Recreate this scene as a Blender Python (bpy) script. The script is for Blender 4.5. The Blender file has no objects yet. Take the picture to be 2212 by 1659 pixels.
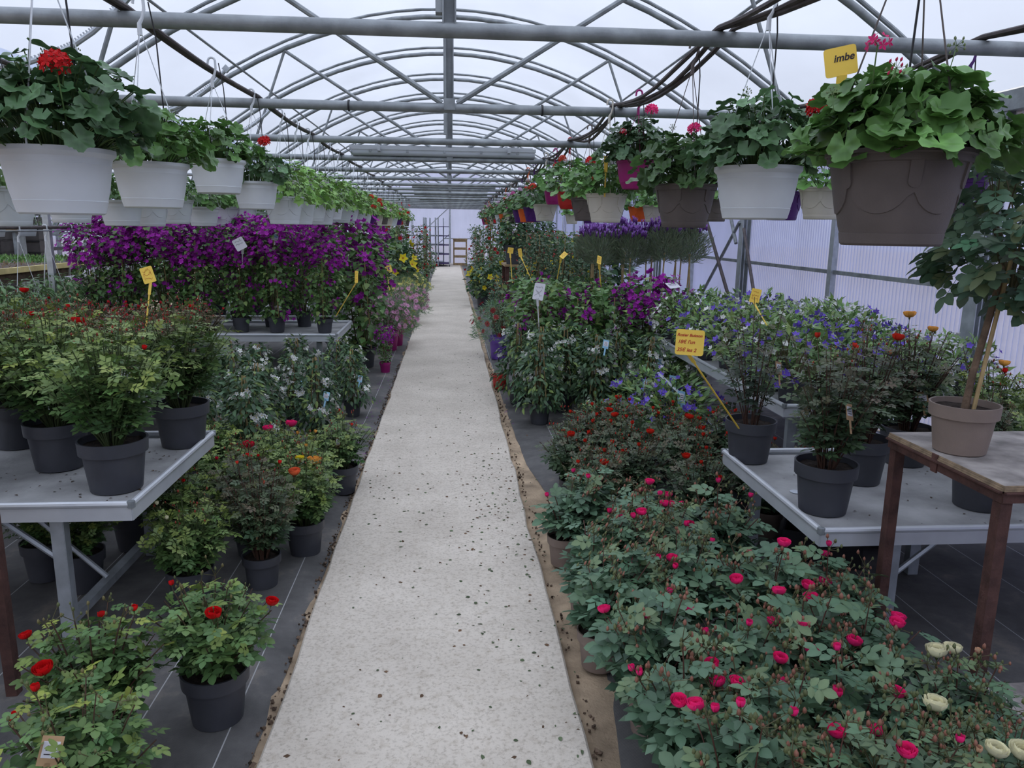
import bpy, math, random
import numpy as np
from mathutils import Vector, Matrix

PI = math.pi
S = bpy.context.scene
C = S.collection
random.seed(7)

# ------------------------------------------------------------------ camera, sky, exposure
W_PX, F_PX = 2212.0, 1650.0
yaw, pitch, roll = (math.radians(a) for a in (4.70, 11.57, 0.75))
fwd = Vector((math.sin(yaw) * math.cos(pitch), math.cos(yaw) * math.cos(pitch), -math.sin(pitch)))
rgt = Vector((math.cos(yaw), -math.sin(yaw), 0))
dwn = fwd.cross(rgt)
rr = rgt * math.cos(roll) - dwn * math.sin(roll)
dd = rgt * math.sin(roll) + dwn * math.cos(roll)
cam_d = bpy.data.cameras.new('camera')
cam_d.sensor_width = 36.0
cam_d.lens = 36.0 * F_PX / W_PX
cam_d.clip_end = 200
cam = bpy.data.objects.new('camera', cam_d)
C.objects.link(cam)
M = Matrix((rr, -dd, -fwd)).transposed().to_4x4()
M.translation = (0, 0, 1.6)
cam.matrix_world = M
S.camera = cam

wd = bpy.data.worlds.new('overcast_sky')
S.world = wd
wd.use_nodes = True
nt = wd.node_tree
bg = nt.nodes['Background']
tc = nt.nodes.new('ShaderNodeTexCoord')
sx = nt.nodes.new('ShaderNodeSeparateXYZ')
nt.links.new(tc.outputs['Generated'], sx.inputs[0])
mr = nt.nodes.new('ShaderNodeMapRange')
mr.inputs[1].default_value = 0.0
mr.inputs[2].default_value = 1.0
mr.inputs[3].default_value = 0.62      # overcast sky: the zenith three times as bright as the horizon
mr.inputs[4].default_value = 1.86
nt.links.new(sx.outputs['Z'], mr.inputs[0])
vm = nt.nodes.new('ShaderNodeVectorMath')
vm.operation = 'SCALE'
vm.inputs[0].default_value = (0.955, 0.97, 1.02)
nt.links.new(mr.outputs[0], vm.inputs['Scale'])
nt.links.new(vm.outputs[0], bg.inputs[0])
bg.inputs[1].default_value = 1.0
wd.cycles.sampling_method = 'NONE'          # even sky: no importance map needed

S.view_settings.view_transform = 'Standard'
S.view_settings.look = 'None'
S.view_settings.gamma = 1.0
S.view_settings.use_curve_mapping = False
S.view_settings.exposure = 0.24
S.cycles.max_bounces = 5
S.cycles.diffuse_bounces = 3
S.cycles.glossy_bounces = 2
S.cycles.transmission_bounces = 4
S.cycles.transparent_max_bounces = 8
S.cycles.adaptive_threshold = 0.04
S.cycles.caustics_reflective = False
S.cycles.caustics_refractive = False


# ------------------------------------------------------------------ helpers
def lin(r, g, b):
    return tuple(((c / 255) / 12.92 if c / 255 <= 0.04045 else ((c / 255 + 0.055) / 1.055) ** 2.4) for c in (r, g, b))


def nrm(a):
    return a / np.maximum(np.linalg.norm(a, axis=-1, keepdims=True), 1e-9)


class B:
    """collects vertices, faces, colours; obj() / mesh() makes ONE mesh of them"""

    def __init__(s):
        s.v, s.f, s.c, s.m, s.n = [], [], [], [], 0

    def add(s, V, F, c=(1, 1, 1), m=0):
        V = np.asarray(V, float).reshape(-1, 3)
        c = np.asarray(c, float)
        if c.ndim == 1:
            c = np.repeat(c[None, :3], len(V), 0)
        s.v.append(V)
        s.c.append(c[:, :3])
        for f in (F if isinstance(F, list) else [F]):
            f = np.asarray(f, int)
            s.f.append(f + s.n)
            s.m.append(np.full(len(f), m))
        s.n += len(V)
        return s

    def box(s, c, d, rot=None, col=(1, 1, 1), m=0):
        V = np.array([[x, y, z] for x in (-.5, .5) for y in (-.5, .5) for z in (-.5, .5)]) * np.array(d)
        if rot is not None:
            V = V @ np.array(rot.to_3x3() if hasattr(rot, 'to_3x3') else rot).T
        F = np.array([[0, 1, 3, 2], [4, 6, 7, 5], [0, 4, 5, 1], [2, 3, 7, 6], [0, 2, 6, 4], [1, 5, 7, 3]])
        return s.add(V + np.array(c), F, col, m)

    def tube(s, P, r, n=8, col=(1, 1, 1), m=0, caps=True):
        P = np.asarray(P, float)
        k = len(P)
        r = np.full(k, r) if np.isscalar(r) else np.asarray(r, float)
        T = np.zeros_like(P)
        T[1:-1] = P[2:] - P[:-2]
        T[0] = P[1] - P[0]
        T[-1] = P[-1] - P[-2]
        T = nrm(T)
        ref = np.array([0, 0, 1.0]) if abs(T[0][2]) < .9 else np.array([1.0, 0, 0])
        X = nrm(np.cross(T[0], ref))
        a = np.arange(n) * 2 * PI / n
        V = []
        for i in range(k):
            X = nrm(X - T[i] * np.dot(X, T[i]))
            Y = np.cross(T[i], X)
            V.append(P[i] + r[i] * (np.cos(a)[:, None] * X + np.sin(a)[:, None] * Y))
        V = np.concatenate(V)
        i = np.arange(k - 1)[:, None] * n
        j = np.arange(n)[None]
        F = np.stack([i + j, i + (j + 1) % n, i + n + (j + 1) % n, i + n + j], -1).reshape(-1, 4)
        FF = [F]
        if caps and n >= 3:
            FF += [np.arange(n)[None, ::-1], (np.arange(n) + (k - 1) * n)[None]]
        return s.add(V, FF, col, m)

    def lathe(s, prof, n=24, col=(1, 1, 1), m=0, c=(0, 0, 0)):
        prof = np.asarray(prof, float)
        a = np.arange(n) * 2 * PI / n
        V = np.stack([prof[:, 0][:, None] * np.cos(a), prof[:, 0][:, None] * np.sin(a), np.repeat(prof[:, 1][:, None], n, 1)], -1).reshape(-1, 3)
        i = np.arange(len(prof) - 1)[:, None] * n
        j = np.arange(n)[None]
        F = np.stack([i + j, i + (j + 1) % n, i + n + (j + 1) % n, i + n + j], -1).reshape(-1, 4)
        return s.add(V + np.array(c), F, col, m)

    def scatter(s, T, O, D, U, Sc, col, m=0):
        """copies of template T=(verts, faces, shade) at O, +Y along D, +Z near U"""
        tv, tf, ts = T
        O, D, U = (np.asarray(x, float).reshape(-1, 3) for x in (O, D, U))
        Y = nrm(D)
        X = nrm(np.cross(Y, U))
        Z = np.cross(X, Y)
        Sc = np.broadcast_to(np.asarray(Sc, float), (len(O),))
        V = O[:, None] + Sc[:, None, None] * (tv[None, :, 0:1] * X[:, None] + tv[None, :, 1:2] * Y[:, None] + tv[None, :, 2:3] * Z[:, None])
        N, k = len(O), len(tv)
        col = np.broadcast_to(np.asarray(col, float), (N, 3))
        cc = (col[:, None] * ts[None, :, None] if ts.ndim == 1 else np.broadcast_to(ts[None], (N, k, 3))).reshape(-1, 3)
        F = [(f[None] + (np.arange(N) * k)[:, None, None]).reshape(-1, f.shape[1]) for f in tf]
        return s.add(V.reshape(-1, 3), F, cc, m)

    def mesh(s, name, mats, smooth=True, cols=True):
        me = bpy.data.meshes.new(name)
        V = np.concatenate(s.v)
        fs = [f.shape[1] for f in s.f for _ in range(len(f))]
        loops = np.concatenate([f.reshape(-1) for f in s.f])
        tot = np.array(fs)
        st = np.concatenate([[0], np.cumsum(tot)[:-1]])
        me.vertices.add(len(V))
        me.vertices.foreach_set('co', V.astype(np.float32).reshape(-1))
        me.loops.add(len(loops))
        me.loops.foreach_set('vertex_index', loops.astype(np.int32))
        me.polygons.add(len(tot))
        me.polygons.foreach_set('loop_start', st.astype(np.int32))
        me.polygons.foreach_set('material_index', np.concatenate(s.m).astype(np.int32))
        me.polygons.foreach_set('use_smooth', np.full(len(tot), smooth))
        me.update(calc_edges=True)
        if cols:
            ca = me.color_attributes.new('Col', 'FLOAT_COLOR', 'POINT')
            ca.data.foreach_set('color', np.concatenate([np.concatenate(s.c), np.ones((len(V), 1))], 1).astype(np.float32).reshape(-1))
        if smooth and not cols:
            me.set_sharp_from_angle(angle=math.radians(32))
        for m in (mats if isinstance(mats, (list, tuple)) else [mats]):
            me.materials.append(m)
        return me

    def obj(s, name, mats, parent=None, smooth=False, loc=None, cols=False):
        return link(name, s.mesh(name, mats, smooth, cols), parent, loc)


def link(name, data, parent=None, loc=None, rot=None, scale=None):
    o = bpy.data.objects.new(name, data)
    C.objects.link(o)
    if parent is not None:
        o.parent = parent
    if loc is not None:
        o.location = loc
    if rot is not None:
        o.rotation_euler = rot
    if scale is not None:
        o.scale = (scale,) * 3 if np.isscalar(scale) else scale
    return o


def tag(o, label=None, cat=None, group=None, kind=None):
    for k, v in (('label', label), ('category', cat), ('group', group), ('kind', kind)):
        if v:
            o[k] = v
    return o


def thing(name, label, cat, loc=(0, 0, 0), rz=0, group=None, kind=None):
    o = link(name, None, None, loc, (0, 0, rz))
    o.empty_display_size = 0.05
    return tag(o, label, cat, group, kind)


ORD = ['first', 'second', 'third', 'fourth', 'fifth', 'sixth', 'seventh', 'eighth', 'ninth', 'tenth', 'eleventh', 'twelfth', 'thirteenth', 'fourteenth', 'fifteenth', 'sixteenth', 'seventeenth', 'eighteenth', 'nineteenth', 'twentieth']


# ------------------------------------------------------------------ materials
def base_mat(name):
    m = bpy.data.materials.new(name)
    m.use_nodes = True
    return m, m.node_tree, m.node_tree.nodes['Principled BSDF']


def mat(name, col, rough=.6, metal=0.0, var=.25, scale=6.0, bump=0.0, bscale=60.0, col2=None, spec=.4, detail=5):
    m, nt, p = base_mat(name)
    tc = nt.nodes.new('ShaderNodeTexCoord')
    no = nt.nodes.new('ShaderNodeTexNoise')
    no.inputs['Scale'].default_value = scale
    no.inputs['Detail'].default_value = detail
    nt.links.new(tc.outputs['Object'], no.inputs['Vector'])
    rp = nt.nodes.new('ShaderNodeValToRGB')
    a = tuple(c * (1 - var) for c in col)
    b = col2 or tuple(min(1, c * (1 + var)) for c in col)
    rp.color_ramp.elements[0].position = .3
    rp.color_ramp.elements[1].position = .7
    rp.color_ramp.elements[0].color = (*a, 1)
    rp.color_ramp.elements[1].color = (*b, 1)
    nt.links.new(no.outputs['Fac'], rp.inputs[0])
    nt.links.new(rp.outputs[0], p.inputs['Base Color'])
    p.inputs['Roughness'].default_value = rough
    p.inputs['Metallic'].default_value = metal
    p.inputs['Specular IOR Level'].default_value = spec
    if bump:
        n2 = nt.nodes.new('ShaderNodeTexNoise')
        n2.inputs['Scale'].default_value = bscale
        n2.inputs['Detail'].default_value = 6
        nt.links.new(tc.outputs['Object'], n2.inputs['Vector'])
        bp = nt.nodes.new('ShaderNodeBump')
        bp.inputs['Strength'].default_value = bump
        bp.inputs['Distance'].default_value = .01
        nt.links.new(n2.outputs['Fac'], bp.inputs['Height'])
        nt.links.new(bp.outputs[0], p.inputs['Normal'])
    return m


def veg_mat(name, rough, trans, spec, rnd):
    m, nt, p = base_mat(name)
    at = nt.nodes.new('ShaderNodeVertexColor')
    at.layer_name = 'Col'
    oi = nt.nodes.new('ShaderNodeObjectInfo')
    mr = nt.nodes.new('ShaderNodeMapRange')
    mr.inputs[3].default_value = 1 - rnd
    mr.inputs[4].default_value = 1 + rnd
    nt.links.new(oi.outputs['Random'], mr.inputs[0])
    vm = nt.nodes.new('ShaderNodeVectorMath')
    vm.operation = 'SCALE'
    nt.links.new(at.outputs[0], vm.inputs[0])
    nt.links.new(mr.outputs[0], vm.inputs['Scale'])
    nt.links.new(vm.outputs[0], p.inputs['Base Color'])
    p.inputs['Roughness'].default_value = rough
    p.inputs['Specular IOR Level'].default_value = spec
    tr = nt.nodes.new('ShaderNodeBsdfTranslucent')
    nt.links.new(vm.outputs[0], tr.inputs[0])
    mx = nt.nodes.new('ShaderNodeMixShader')
    mx.inputs[0].default_value = trans
    nt.links.new(p.outputs[0], mx.inputs[1])
    nt.links.new(tr.outputs[0], mx.inputs[2])
    nt.links.new(mx.outputs[0], nt.nodes['Material Output'].inputs[0])
    return m


def sheet_mat(name, diff, trans, clear, colr, bump=0.0, bscale=2.0, stretch=(1, 1, 1)):
    """thin milky sheet: part of the light is scattered through, part reflected, part passes straight"""
    m, nt, p = base_mat(name)
    nt.nodes.remove(p)
    df = nt.nodes.new('ShaderNodeBsdfDiffuse')
    tr = nt.nodes.new('ShaderNodeBsdfTranslucent')
    cl = nt.nodes.new('ShaderNodeBsdfTransparent')
    tc = nt.nodes.new('ShaderNodeTexCoord')
    mp = nt.nodes.new('ShaderNodeMapping')
    mp.inputs['Scale'].default_value = stretch
    nt.links.new(tc.outputs['Object'], mp.inputs[0])
    no = nt.nodes.new('ShaderNodeTexNoise')
    no.inputs['Scale'].default_value = bscale
    no.inputs['Detail'].default_value = 6
    nt.links.new(mp.outputs[0], no.inputs['Vector'])
    rp = nt.nodes.new('ShaderNodeValToRGB')
    rp.color_ramp.elements[0].position = .3
    rp.color_ramp.elements[1].position = .7
    rp.color_ramp.elements[0].color = (*[c * .86 for c in colr], 1)
    rp.color_ramp.elements[1].color = (*colr, 1)
    nt.links.new(no.outputs['Fac'], rp.inputs[0])
    for n in (df, tr, cl):
        nt.links.new(rp.outputs[0], n.inputs[0])
    if bump:
        bp = nt.nodes.new('ShaderNodeBump')
        bp.inputs['Strength'].default_value = bump
        bp.inputs['Distance'].default_value = .05
        nt.links.new(no.outputs['Fac'], bp.inputs['Height'])
        nt.links.new(bp.outputs[0], df.inputs['Normal'])
        nt.links.new(bp.outputs[0], tr.inputs['Normal'])
    m1 = nt.nodes.new('ShaderNodeMixShader')
    m1.inputs[0].default_value = trans / (diff + trans)
    nt.links.new(df.outputs[0], m1.inputs[1])
    nt.links.new(tr.outputs[0], m1.inputs[2])
    m2 = nt.nodes.new('ShaderNodeMixShader')
    m2.inputs[0].default_value = clear
    nt.links.new(m1.outputs[0], m2.inputs[1])
    nt.links.new(cl.outputs[0], m2.inputs[2])
    nt.links.new(m2.outputs[0], nt.nodes['Material Output'].inputs[0])
    return m


LEAF = veg_mat('leaf_surface', .42, .16, .36, .16)
PETAL = veg_mat('petal_surface', .6, .22, .25, .06)
FILM = sheet_mat('milky_film', .3, .7, .72, (.80, .865, 1.0), .25, .8, (1, .5, 1))
POLY = sheet_mat('corrugated_sheet', .35, .65, .25, (.63, .69, .95), 0, 1.3, (1, 1, .6))
STEEL = mat('galvanised_steel', (.26, .28, .29), .5, .35, .3, 9, .1, 120)
STEEL_L = mat('bright_galvanised', (.42, .45, .48), .42, .45, .18, 14)
RUST = mat('rusty_steel', (.085, .040, .032), .75, .1, .4, 18, .3, 90)
HOSE = mat('rusty_pipe', (.065, .05, .048), .6, .1, .4, 14, .15, 80)
BLACK = mat('black_plastic', (.018, .018, .02), .5, 0, .2)
BENCH = mat('bench_top', (.36, .36, .36), .8, 0, .32, 5, .2, 60, detail=8)
ALU = mat('bench_aluminium', (.62, .64, .67), .4, .35, .08, 8)
PLY = mat('weathered_plywood', (.30, .27, .25), .85, 0, .5, 9, .4, 70, detail=9)
PLYEDGE = mat('plywood_edge', (.30, .22, .14), .85, 0, .35, 30, .4, 90)
WOOD = mat('plain_wood', (.34, .24, .13), .8, 0, .3, 12, .2, 60)
CANE = mat('bamboo_cane', (.42, .30, .14), .6, 0, .2, 20)
BARK = mat('stem_bark', (.15, .10, .065), .85, 0, .4, 30, .5, 90)
SOIL = mat('potting_soil', (.035, .024, .018), .95, 0, .6, 60, .9, 140, detail=9)
YEL = mat('yellow_card', (.98, .66, .10), .5, 0, .04)
WCARD = mat('white_card', (.72, .70, .74), .5, 0, .06)
BCARD = mat('brown_card', (.48, .30, .16), .7, 0, .12)
BLUECARD = mat('blue_card', (.30, .55, .72), .5, 0, .15)
REDINK = mat('red_ink', (.50, .03, .02), .6, 0, 0)
DARKINK = mat('dark_ink', (.03, .02, .03), .6, 0, 0)
LAMPW = mat('lamp_plastic', (.58, .62, .68), .35, 0, .05)
LAMPG = mat('lamp_housing', (.40, .42, .44), .45, 0, .06)
POTC = {
    'dark': mat('dark_grey_pot', (.055, .057, .068), .5, 0, .12, 10, .05, 200),
    'taupe': mat('taupe_pot', (.235, .180, .150), .7, 0, .10, 10, .1, 300),
    'taupe_dark': mat('dark_taupe_pot', (.110, .090, .082), .62, 0, .12, 10, .1, 300),
    'white': mat('white_pot', (.66, .69, .72), .5, 0, .07, 5),
    'cream': mat('cream_pot', (.58, .54, .46), .55, 0, .08, 6),
    'magenta': mat('magenta_pot', (.30, .012, .14), .5, 0, .1),
    'purple': mat('purple_pot', (.075, .012, .15), .5, 0, .1),
    'orange': mat('orange_pot', (.72, .12, .015), .5, 0, .1),
    'red': mat('red_pot', (.42, .015, .012), .5, 0, .12),
    'terracotta': mat('terracotta_pot', (.17, .032, .018), .6, 0, .15),
    'yellow': mat('yellow_pot', (.72, .56, .02), .5, 0, .06),
    'lilac': mat('lilac_pot', (.17, .08, .42), .5, 0, .08),
    'grey': mat('pale_grey_pot', (.34, .36, .39), .55, 0, .08),
}


def path_mat():
    m, nt, p = base_mat('concrete')
    tc = nt.nodes.new('ShaderNodeTexCoord')

    def noise(sc, det, rough=.6):
        n = nt.nodes.new('ShaderNodeTexNoise')
        n.inputs['Scale'].default_value = sc
        n.inputs['Detail'].default_value = det
        n.inputs['Roughness'].default_value = rough
        nt.links.new(tc.outputs['Object'], n.inputs['Vector'])
        return n

    def ramp(n, a, b, ca, cb):
        r = nt.nodes.new('ShaderNodeValToRGB')
        r.color_ramp.elements[0].position = a
        r.color_ramp.elements[1].position = b
        r.color_ramp.elements[0].color = (*ca, 1)
        r.color_ramp.elements[1].color = (*cb, 1)
        nt.links.new(n.outputs['Fac'], r.inputs[0])
        return r
    big = ramp(noise(2.2, 6), .3, .7, (.52, .467, .395), (.66, .60, .515))
    sp = ramp(noise(70, 4, .7), .34, .50, (.74, .72, .69), (1.04, 1.03, 1.02))
    sp2 = ramp(noise(25, 5, .7), .33, .5, (.84, .82, .79), (1, 1, 1))
    mx = nt.nodes.new('ShaderNodeMix')
    mx.data_type = 'RGBA'
    mx.blend_type = 'MULTIPLY'
    mx.inputs[0].default_value = 1
    nt.links.new(big.outputs[0], mx.inputs[6])
    nt.links.new(sp.outputs[0], mx.inputs[7])
    m3 = nt.nodes.new('ShaderNodeMix')
    m3.data_type = 'RGBA'
    m3.blend_type = 'MULTIPLY'
    m3.inputs[0].default_value = 1
    nt.links.new(mx.outputs[2], m3.inputs[6])
    nt.links.new(sp2.outputs[0], m3.inputs[7])
    nt.links.new(m3.outputs[2], p.inputs['Base Color'])
    p.inputs['Roughness'].default_value = .9
    bp = nt.nodes.new('ShaderNodeBump')
    bp.inputs['Strength'].default_value = .35
    bp.inputs['Distance'].default_value = .006
    nt.links.new(noise(70, 6).outputs['Fac'], bp.inputs['Height'])
    nt.links.new(bp.outputs[0], p.inputs['Normal'])
    return m


def matting(name):
    """woven black ground cover: printed pale lines along and across, dust patches"""
    m, nt, p = base_mat(name)
    tc = nt.nodes.new('ShaderNodeTexCoord')
    no = nt.nodes.new('ShaderNodeTexNoise')
    no.inputs['Scale'].default_value = 2.6
    no.inputs['Detail'].default_value = 9
    no.inputs['Roughness'].default_value = .68
    nt.links.new(tc.outputs['Object'], no.inputs['Vector'])
    rp = nt.nodes.new('ShaderNodeValToRGB')
    e = rp.color_ramp.elements
    e[0].position, e[0].color = .36, (.066, .064, .062, 1)
    e[1].position, e[1].color = .56, (.125, .12, .116, 1)
    x = e.new(.72)
    x.color = (.27, .235, .195, 1)
    nt.links.new(no.outputs['Fac'], rp.inputs[0])
    sx = nt.nodes.new('ShaderNodeSeparateXYZ')
    nt.links.new(tc.outputs['Object'], sx.inputs[0])

    def line(sock, period, off, w):
        a = nt.nodes.new('ShaderNodeMath')
        a.operation = 'ADD'
        a.inputs[1].default_value = off
        nt.links.new(sock, a.inputs[0])
        b = nt.nodes.new('ShaderNodeMath')
        b.operation = 'PINGPONG'
        b.inputs[1].default_value = period / 2
        nt.links.new(a.outputs[0], b.inputs[0])
        c = nt.nodes.new('ShaderNodeMath')
        c.operation = 'LESS_THAN'
        c.inputs[1].default_value = w
        nt.links.new(b.outputs[0], c.inputs[0])
        return c
    l1 = line(sx.outputs['X'], .30, .11, .0022)
    mx = nt.nodes.new('ShaderNodeMix')
    mx.data_type = 'RGBA'
    nt.links.new(l1.outputs[0], mx.inputs[0])
    nt.links.new(rp.outputs[0], mx.inputs[6])
    mx.inputs[7].default_value = (.42, .42, .42, 1)
    nt.links.new(mx.outputs[2], p.inputs['Base Color'])
    p.inputs['Roughness'].default_value = .75
    wv = nt.nodes.new('ShaderNodeTexWave')
    wv.inputs['Scale'].default_value = 90
    nt.links.new(tc.outputs['Object'], wv.inputs['Vector'])
    ad = nt.nodes.new('ShaderNodeMath')
    nt.links.new(no.outputs['Fac'], ad.inputs[0])
    nt.links.new(wv.outputs['Fac'], ad.inputs[1])
    bp = nt.nodes.new('ShaderNodeBump')
    bp.inputs['Strength'].default_value = .25
    bp.inputs['Distance'].default_value = .004
    nt.links.new(ad.outputs[0], bp.inputs['Height'])
    nt.links.new(bp.outputs[0], p.inputs['Normal'])
    return m


CONC = path_mat()
MAT = matting('woven_ground_cover')
SAND = mat('sandy_soil', (.40, .30, .20), .95, 0, .4, 7, .6, 90, detail=9)
DIRT = mat('dark_earth', (.085, .062, .045), .95, 0, .5, 12, .8, 80, detail=9)

# ------------------------------------------------------------------ setting: ground, path, roof, walls
Y0, Y1 = -5.0, 34.0
PL, PR = -0.572, 0.42
HW = 3.55                      # half width of the house
GUT = 2.35                     # gutter and tie beam height


def grid(x0, x1, y0, y1, nx, ny, zf):
    xs, ys = np.linspace(x0, x1, nx), np.linspace(y0, y1, ny)
    X, Y = np.meshgrid(xs, ys)
    V = np.stack([X, Y, zf(X, Y)], -1).reshape(-1, 3)
    i = np.arange(ny - 1)[:, None] * nx
    j = np.arange(nx - 1)[None]
    F = np.stack([i + j, i + j + 1, i + nx + j + 1, i + nx + j], -1).reshape(-1, 4)
    return V, F


b = B()
b.add(*grid(-40, 40, -30, 80, 2, 2, lambda x, y: 0 * x - .05))
tag(b.obj('outdoor_ground', SAND), 'bare ground outside around the greenhouse', 'ground', kind='structure')
rs = np.random.RandomState(3)
b = B()
nz = rs.rand(400, 60)
b.add(*grid(-11, 3.6, Y0, Y1, 60, 400, lambda x, y: -.012 + .012 * nz))
tag(b.obj('floor', SAND, smooth=True), 'sandy earth floor showing beside the concrete path', 'floor', kind='structure')
b = B()
n = 160
ys = np.linspace(Y0, Y1, n)
jl, jr = rs.normal(0, .004, n), rs.normal(0, .005, n)
V, F = [], []
for i in range(n):
    V += [[PL + jl[i], ys[i], -.03], [PL + jl[i], ys[i], .032], [PL + jl[i] + .008, ys[i], .04], [PR + jr[i] - .008, ys[i], .04], [PR + jr[i], ys[i], .032], [PR + jr[i], ys[i], -.03]]
for i in range(n - 1):
    for k in range(5):
        a = i * 6 + k
        F.append([a, a + 1, a + 7, a + 6])
b.add(V, np.array(F)[:, ::-1])
tag(b.obj('path', CONC), 'pale speckled concrete path running down the middle of the greenhouse', 'path', kind='structure')


def mat_strip(xa, xb, edge, seed, label):
    r = np.random.RandomState(seed)
    ny = 300
    ys = np.linspace(Y0, Y1, ny)
    e = np.interp(ys, *edge) + np.convolve(r.normal(0, .012, ny), np.ones(7) / 7, 'same')
    nx = 34
    T = np.linspace(0, 1, nx)
    X = e[:, None] + (xb - e[:, None]) * T[None]
    h = r.rand(ny // 6 + 2, nx)
    hh = np.repeat(h, 6, 0)[:ny]
    Z = .006 + .008 * hh * np.exp(-T[None] * 4) + 0 * X
    Z[:, 0] = -.004
    V = np.stack([X, np.repeat(ys[:, None], nx, 1), Z], -1).reshape(-1, 3)
    i = np.arange(ny - 1)[:, None] * nx
    j = np.arange(nx - 1)[None]
    F = np.stack([i + j, i + j + 1, i + nx + j + 1, i + nx + j], -1).reshape(-1, 4)
    if xb < xa:
        F = F[:, ::-1]
    b = B()
    b.add(V, F)
    return tag(b.obj('floor_matting', MAT, smooth=True), label, 'ground cover', kind='structure')


mat_strip(-.62, -3.6, ([Y0, 2, 4, 8, Y1], [-.612, -.612, -.598, -.588, -.585]), 1, 'dark woven ground cover with pale lines on the left side of the path')
mat_strip(.55, 3.5, ([Y0, 1.7, 2.3, 3.4, 4.2, 5, 6, 8, Y1], [.46, .47, .55, .66, .62, .53, .50, .48, .48]), 2, 'dark woven ground cover with pale lines on the right side of the path')

# dirt gap with pebbles beside the path
b = B()
for sgn, xx in ((-1, PL - .03), (1, PR + .035)):
    N = 420 if sgn < 0 else 230
    O = np.stack([xx + rs.normal(0, .010, N), rs.uniform(1.6, 9, N), rs.uniform(-.002, .006, N)], -1)
    ico = np.array([[1, 0, 0], [-1, 0, 0], [0, 1, 0], [0, -1, 0], [0, 0, .8], [0, 0, -.8]], float)
    fc = np.array([[0, 2, 4], [2, 1, 4], [1, 3, 4], [3, 0, 4], [2, 0, 5], [1, 2, 5], [3, 1, 5], [0, 3, 5]])
    D = rs.normal(0, 1, (N, 3))
    cl = np.array([[.10, .07, .05]]) * rs.uniform(.5, 2.2, (N, 1))
    b.scatter((ico, [fc], np.ones(6)), O, D, rs.normal(0, 1, (N, 3)), rs.uniform(.003, .011, N), cl)
VC = veg_mat('litter', .9, 0, .2, 0)
tag(b.obj('gravel_crumbs', VC, cols=True), 'soil crumbs and small pebbles along both edges of the path', 'gravel', kind='stuff')


def arch_z(x, top=3.87, hw=HW):
    return top - (top - GUT - .03) * (x / hw) ** 2


BEAMS = [-2.6, -.7, 1.2, 3.2, 5.2, 7.2, 9.1, 10.95, 12.75, 14.5] + [16.3 + 1.8 * i for i in range(10)]


def film(name, cx, label):
    # film sags a little between the arches
    xs = np.linspace(-HW, HW, 41)
    ysl, sag = [], []
    ext = [Y0] + BEAMS + [Y1]
    for a, c in zip(ext[:-1], ext[1:]):
        for t in (0, .25, .5, .75):
            ysl.append(a + (c - a) * t)
            sag.append(-.05 * math.sin(PI * t))
    ysl.append(Y1)
    sag.append(0)
    X, Y = np.meshgrid(xs, np.array(ysl))
    Z = arch_z(X) + .125 + np.array(sag)[:, None] * (1 - (X / HW) ** 2)
    V = np.stack([X + cx, Y, Z], -1).reshape(-1, 3)
    nx, ny = 41, len(ysl)
    i = np.arange(ny - 1)[:, None] * nx
    j = np.arange(nx - 1)[None]
    F = np.stack([i + j, i + j + 1, i + nx + j + 1, i + nx + j], -1).reshape(-1, 4)
    b = B()
    b.add(V, F)
    return tag(b.obj(name, FILM, smooth=True), label, 'roof film', kind='structure')


film('ceiling', 0, 'milky plastic film stretched over the arches above the path')
film('ceiling_left', -2 * HW, 'milky plastic film roof of the neighbouring bay on the left')


def truss(y, k, cx=0.0, side=None):
    braced = (k % 2 == 1)
    nm = 'roof_truss'
    if side is None:
        lab = f'galvanised roof truss {"with sloping web tubes" if braced else "with centre post only"} over the path, {ORD[k]} beam from the front'
    else:
        lab = f'galvanised roof arch of the left neighbouring bay, {ORD[k]} from the front'
    t = thing(nm, lab, 'roof truss', (cx, y, 0), 0, 'roof trusses' if side is None else 'left bay roof arches', 'structure')
    n = 8 if y > 12 or side else 12
    B().tube([[-HW, 0, GUT], [HW, 0, GUT]], .030 if side is None else .024, n).obj('tie_beam', STEEL, t, True)
    xs = np.linspace(-HW, HW, 25)
    B().tube([[x, 0, arch_z(x)] for x in xs], .026, n).obj('arch_tube', STEEL, t, True)
    if y < 20 and side is None:
        B().tube([[x, .035, arch_z(x) + .085] for x in xs], .016, 8).obj('film_tube', STEEL, t, True)
    if side is None:
        bb = B()
        h = arch_z(0) - GUT
        bb.box((-.024, .0, GUT + h / 2), (.006, .05, h)).box((.024, .0, GUT + h / 2), (.006, .05, h)).box((0, .022, GUT + h / 2), (.048, .006, h))
        if not braced:
            bb.box((-.038, .01, GUT + h / 2 + .03), (.03, .05, h - .06))
        bb.obj('king_post', STEEL, t)
        B().lathe([(0, -.042), (.016, -.042), (.018, -.036), (.018, -.03), (0, -.03)], 6).obj('bolt', RUST if not braced else STEEL_L, t, False, (0, 0, GUT)).rotation_euler = (PI / 2, 0, 0)
        if braced:
            for s in (-1, 1):
                B().tube([[s * .05, 0, GUT + .03], [s * 1.80, 0, arch_z(1.80) - .02]], .0175, 8).obj('web_tube', STEEL, t, True)
                B().tube([[s * 1.80, 0, arch_z(1.80) - .02], [s * 2.22, 0, GUT + .02]], .0145, 8).obj('strut', STEEL, t, True)
            B().box((0, -.033, GUT + .02), (.07, .006, .07)).obj('gusset_plate', STEEL, t)
    return t


kk = 0
for i, y in enumerate(BEAMS):
    if y > 3.0:
        truss(y, kk + 1 if False else kk, 0)
        kk += 1
    else:
        t = truss(y, (i + 1) % 2, 0)
        t['label'] = f'galvanised roof truss behind the camera, {ORD[2 - i]} one back'
for k, y in enumerate([b for b in BEAMS if b > 3][:14]):
    truss(y, k, -2 * HW, 'left')
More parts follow.
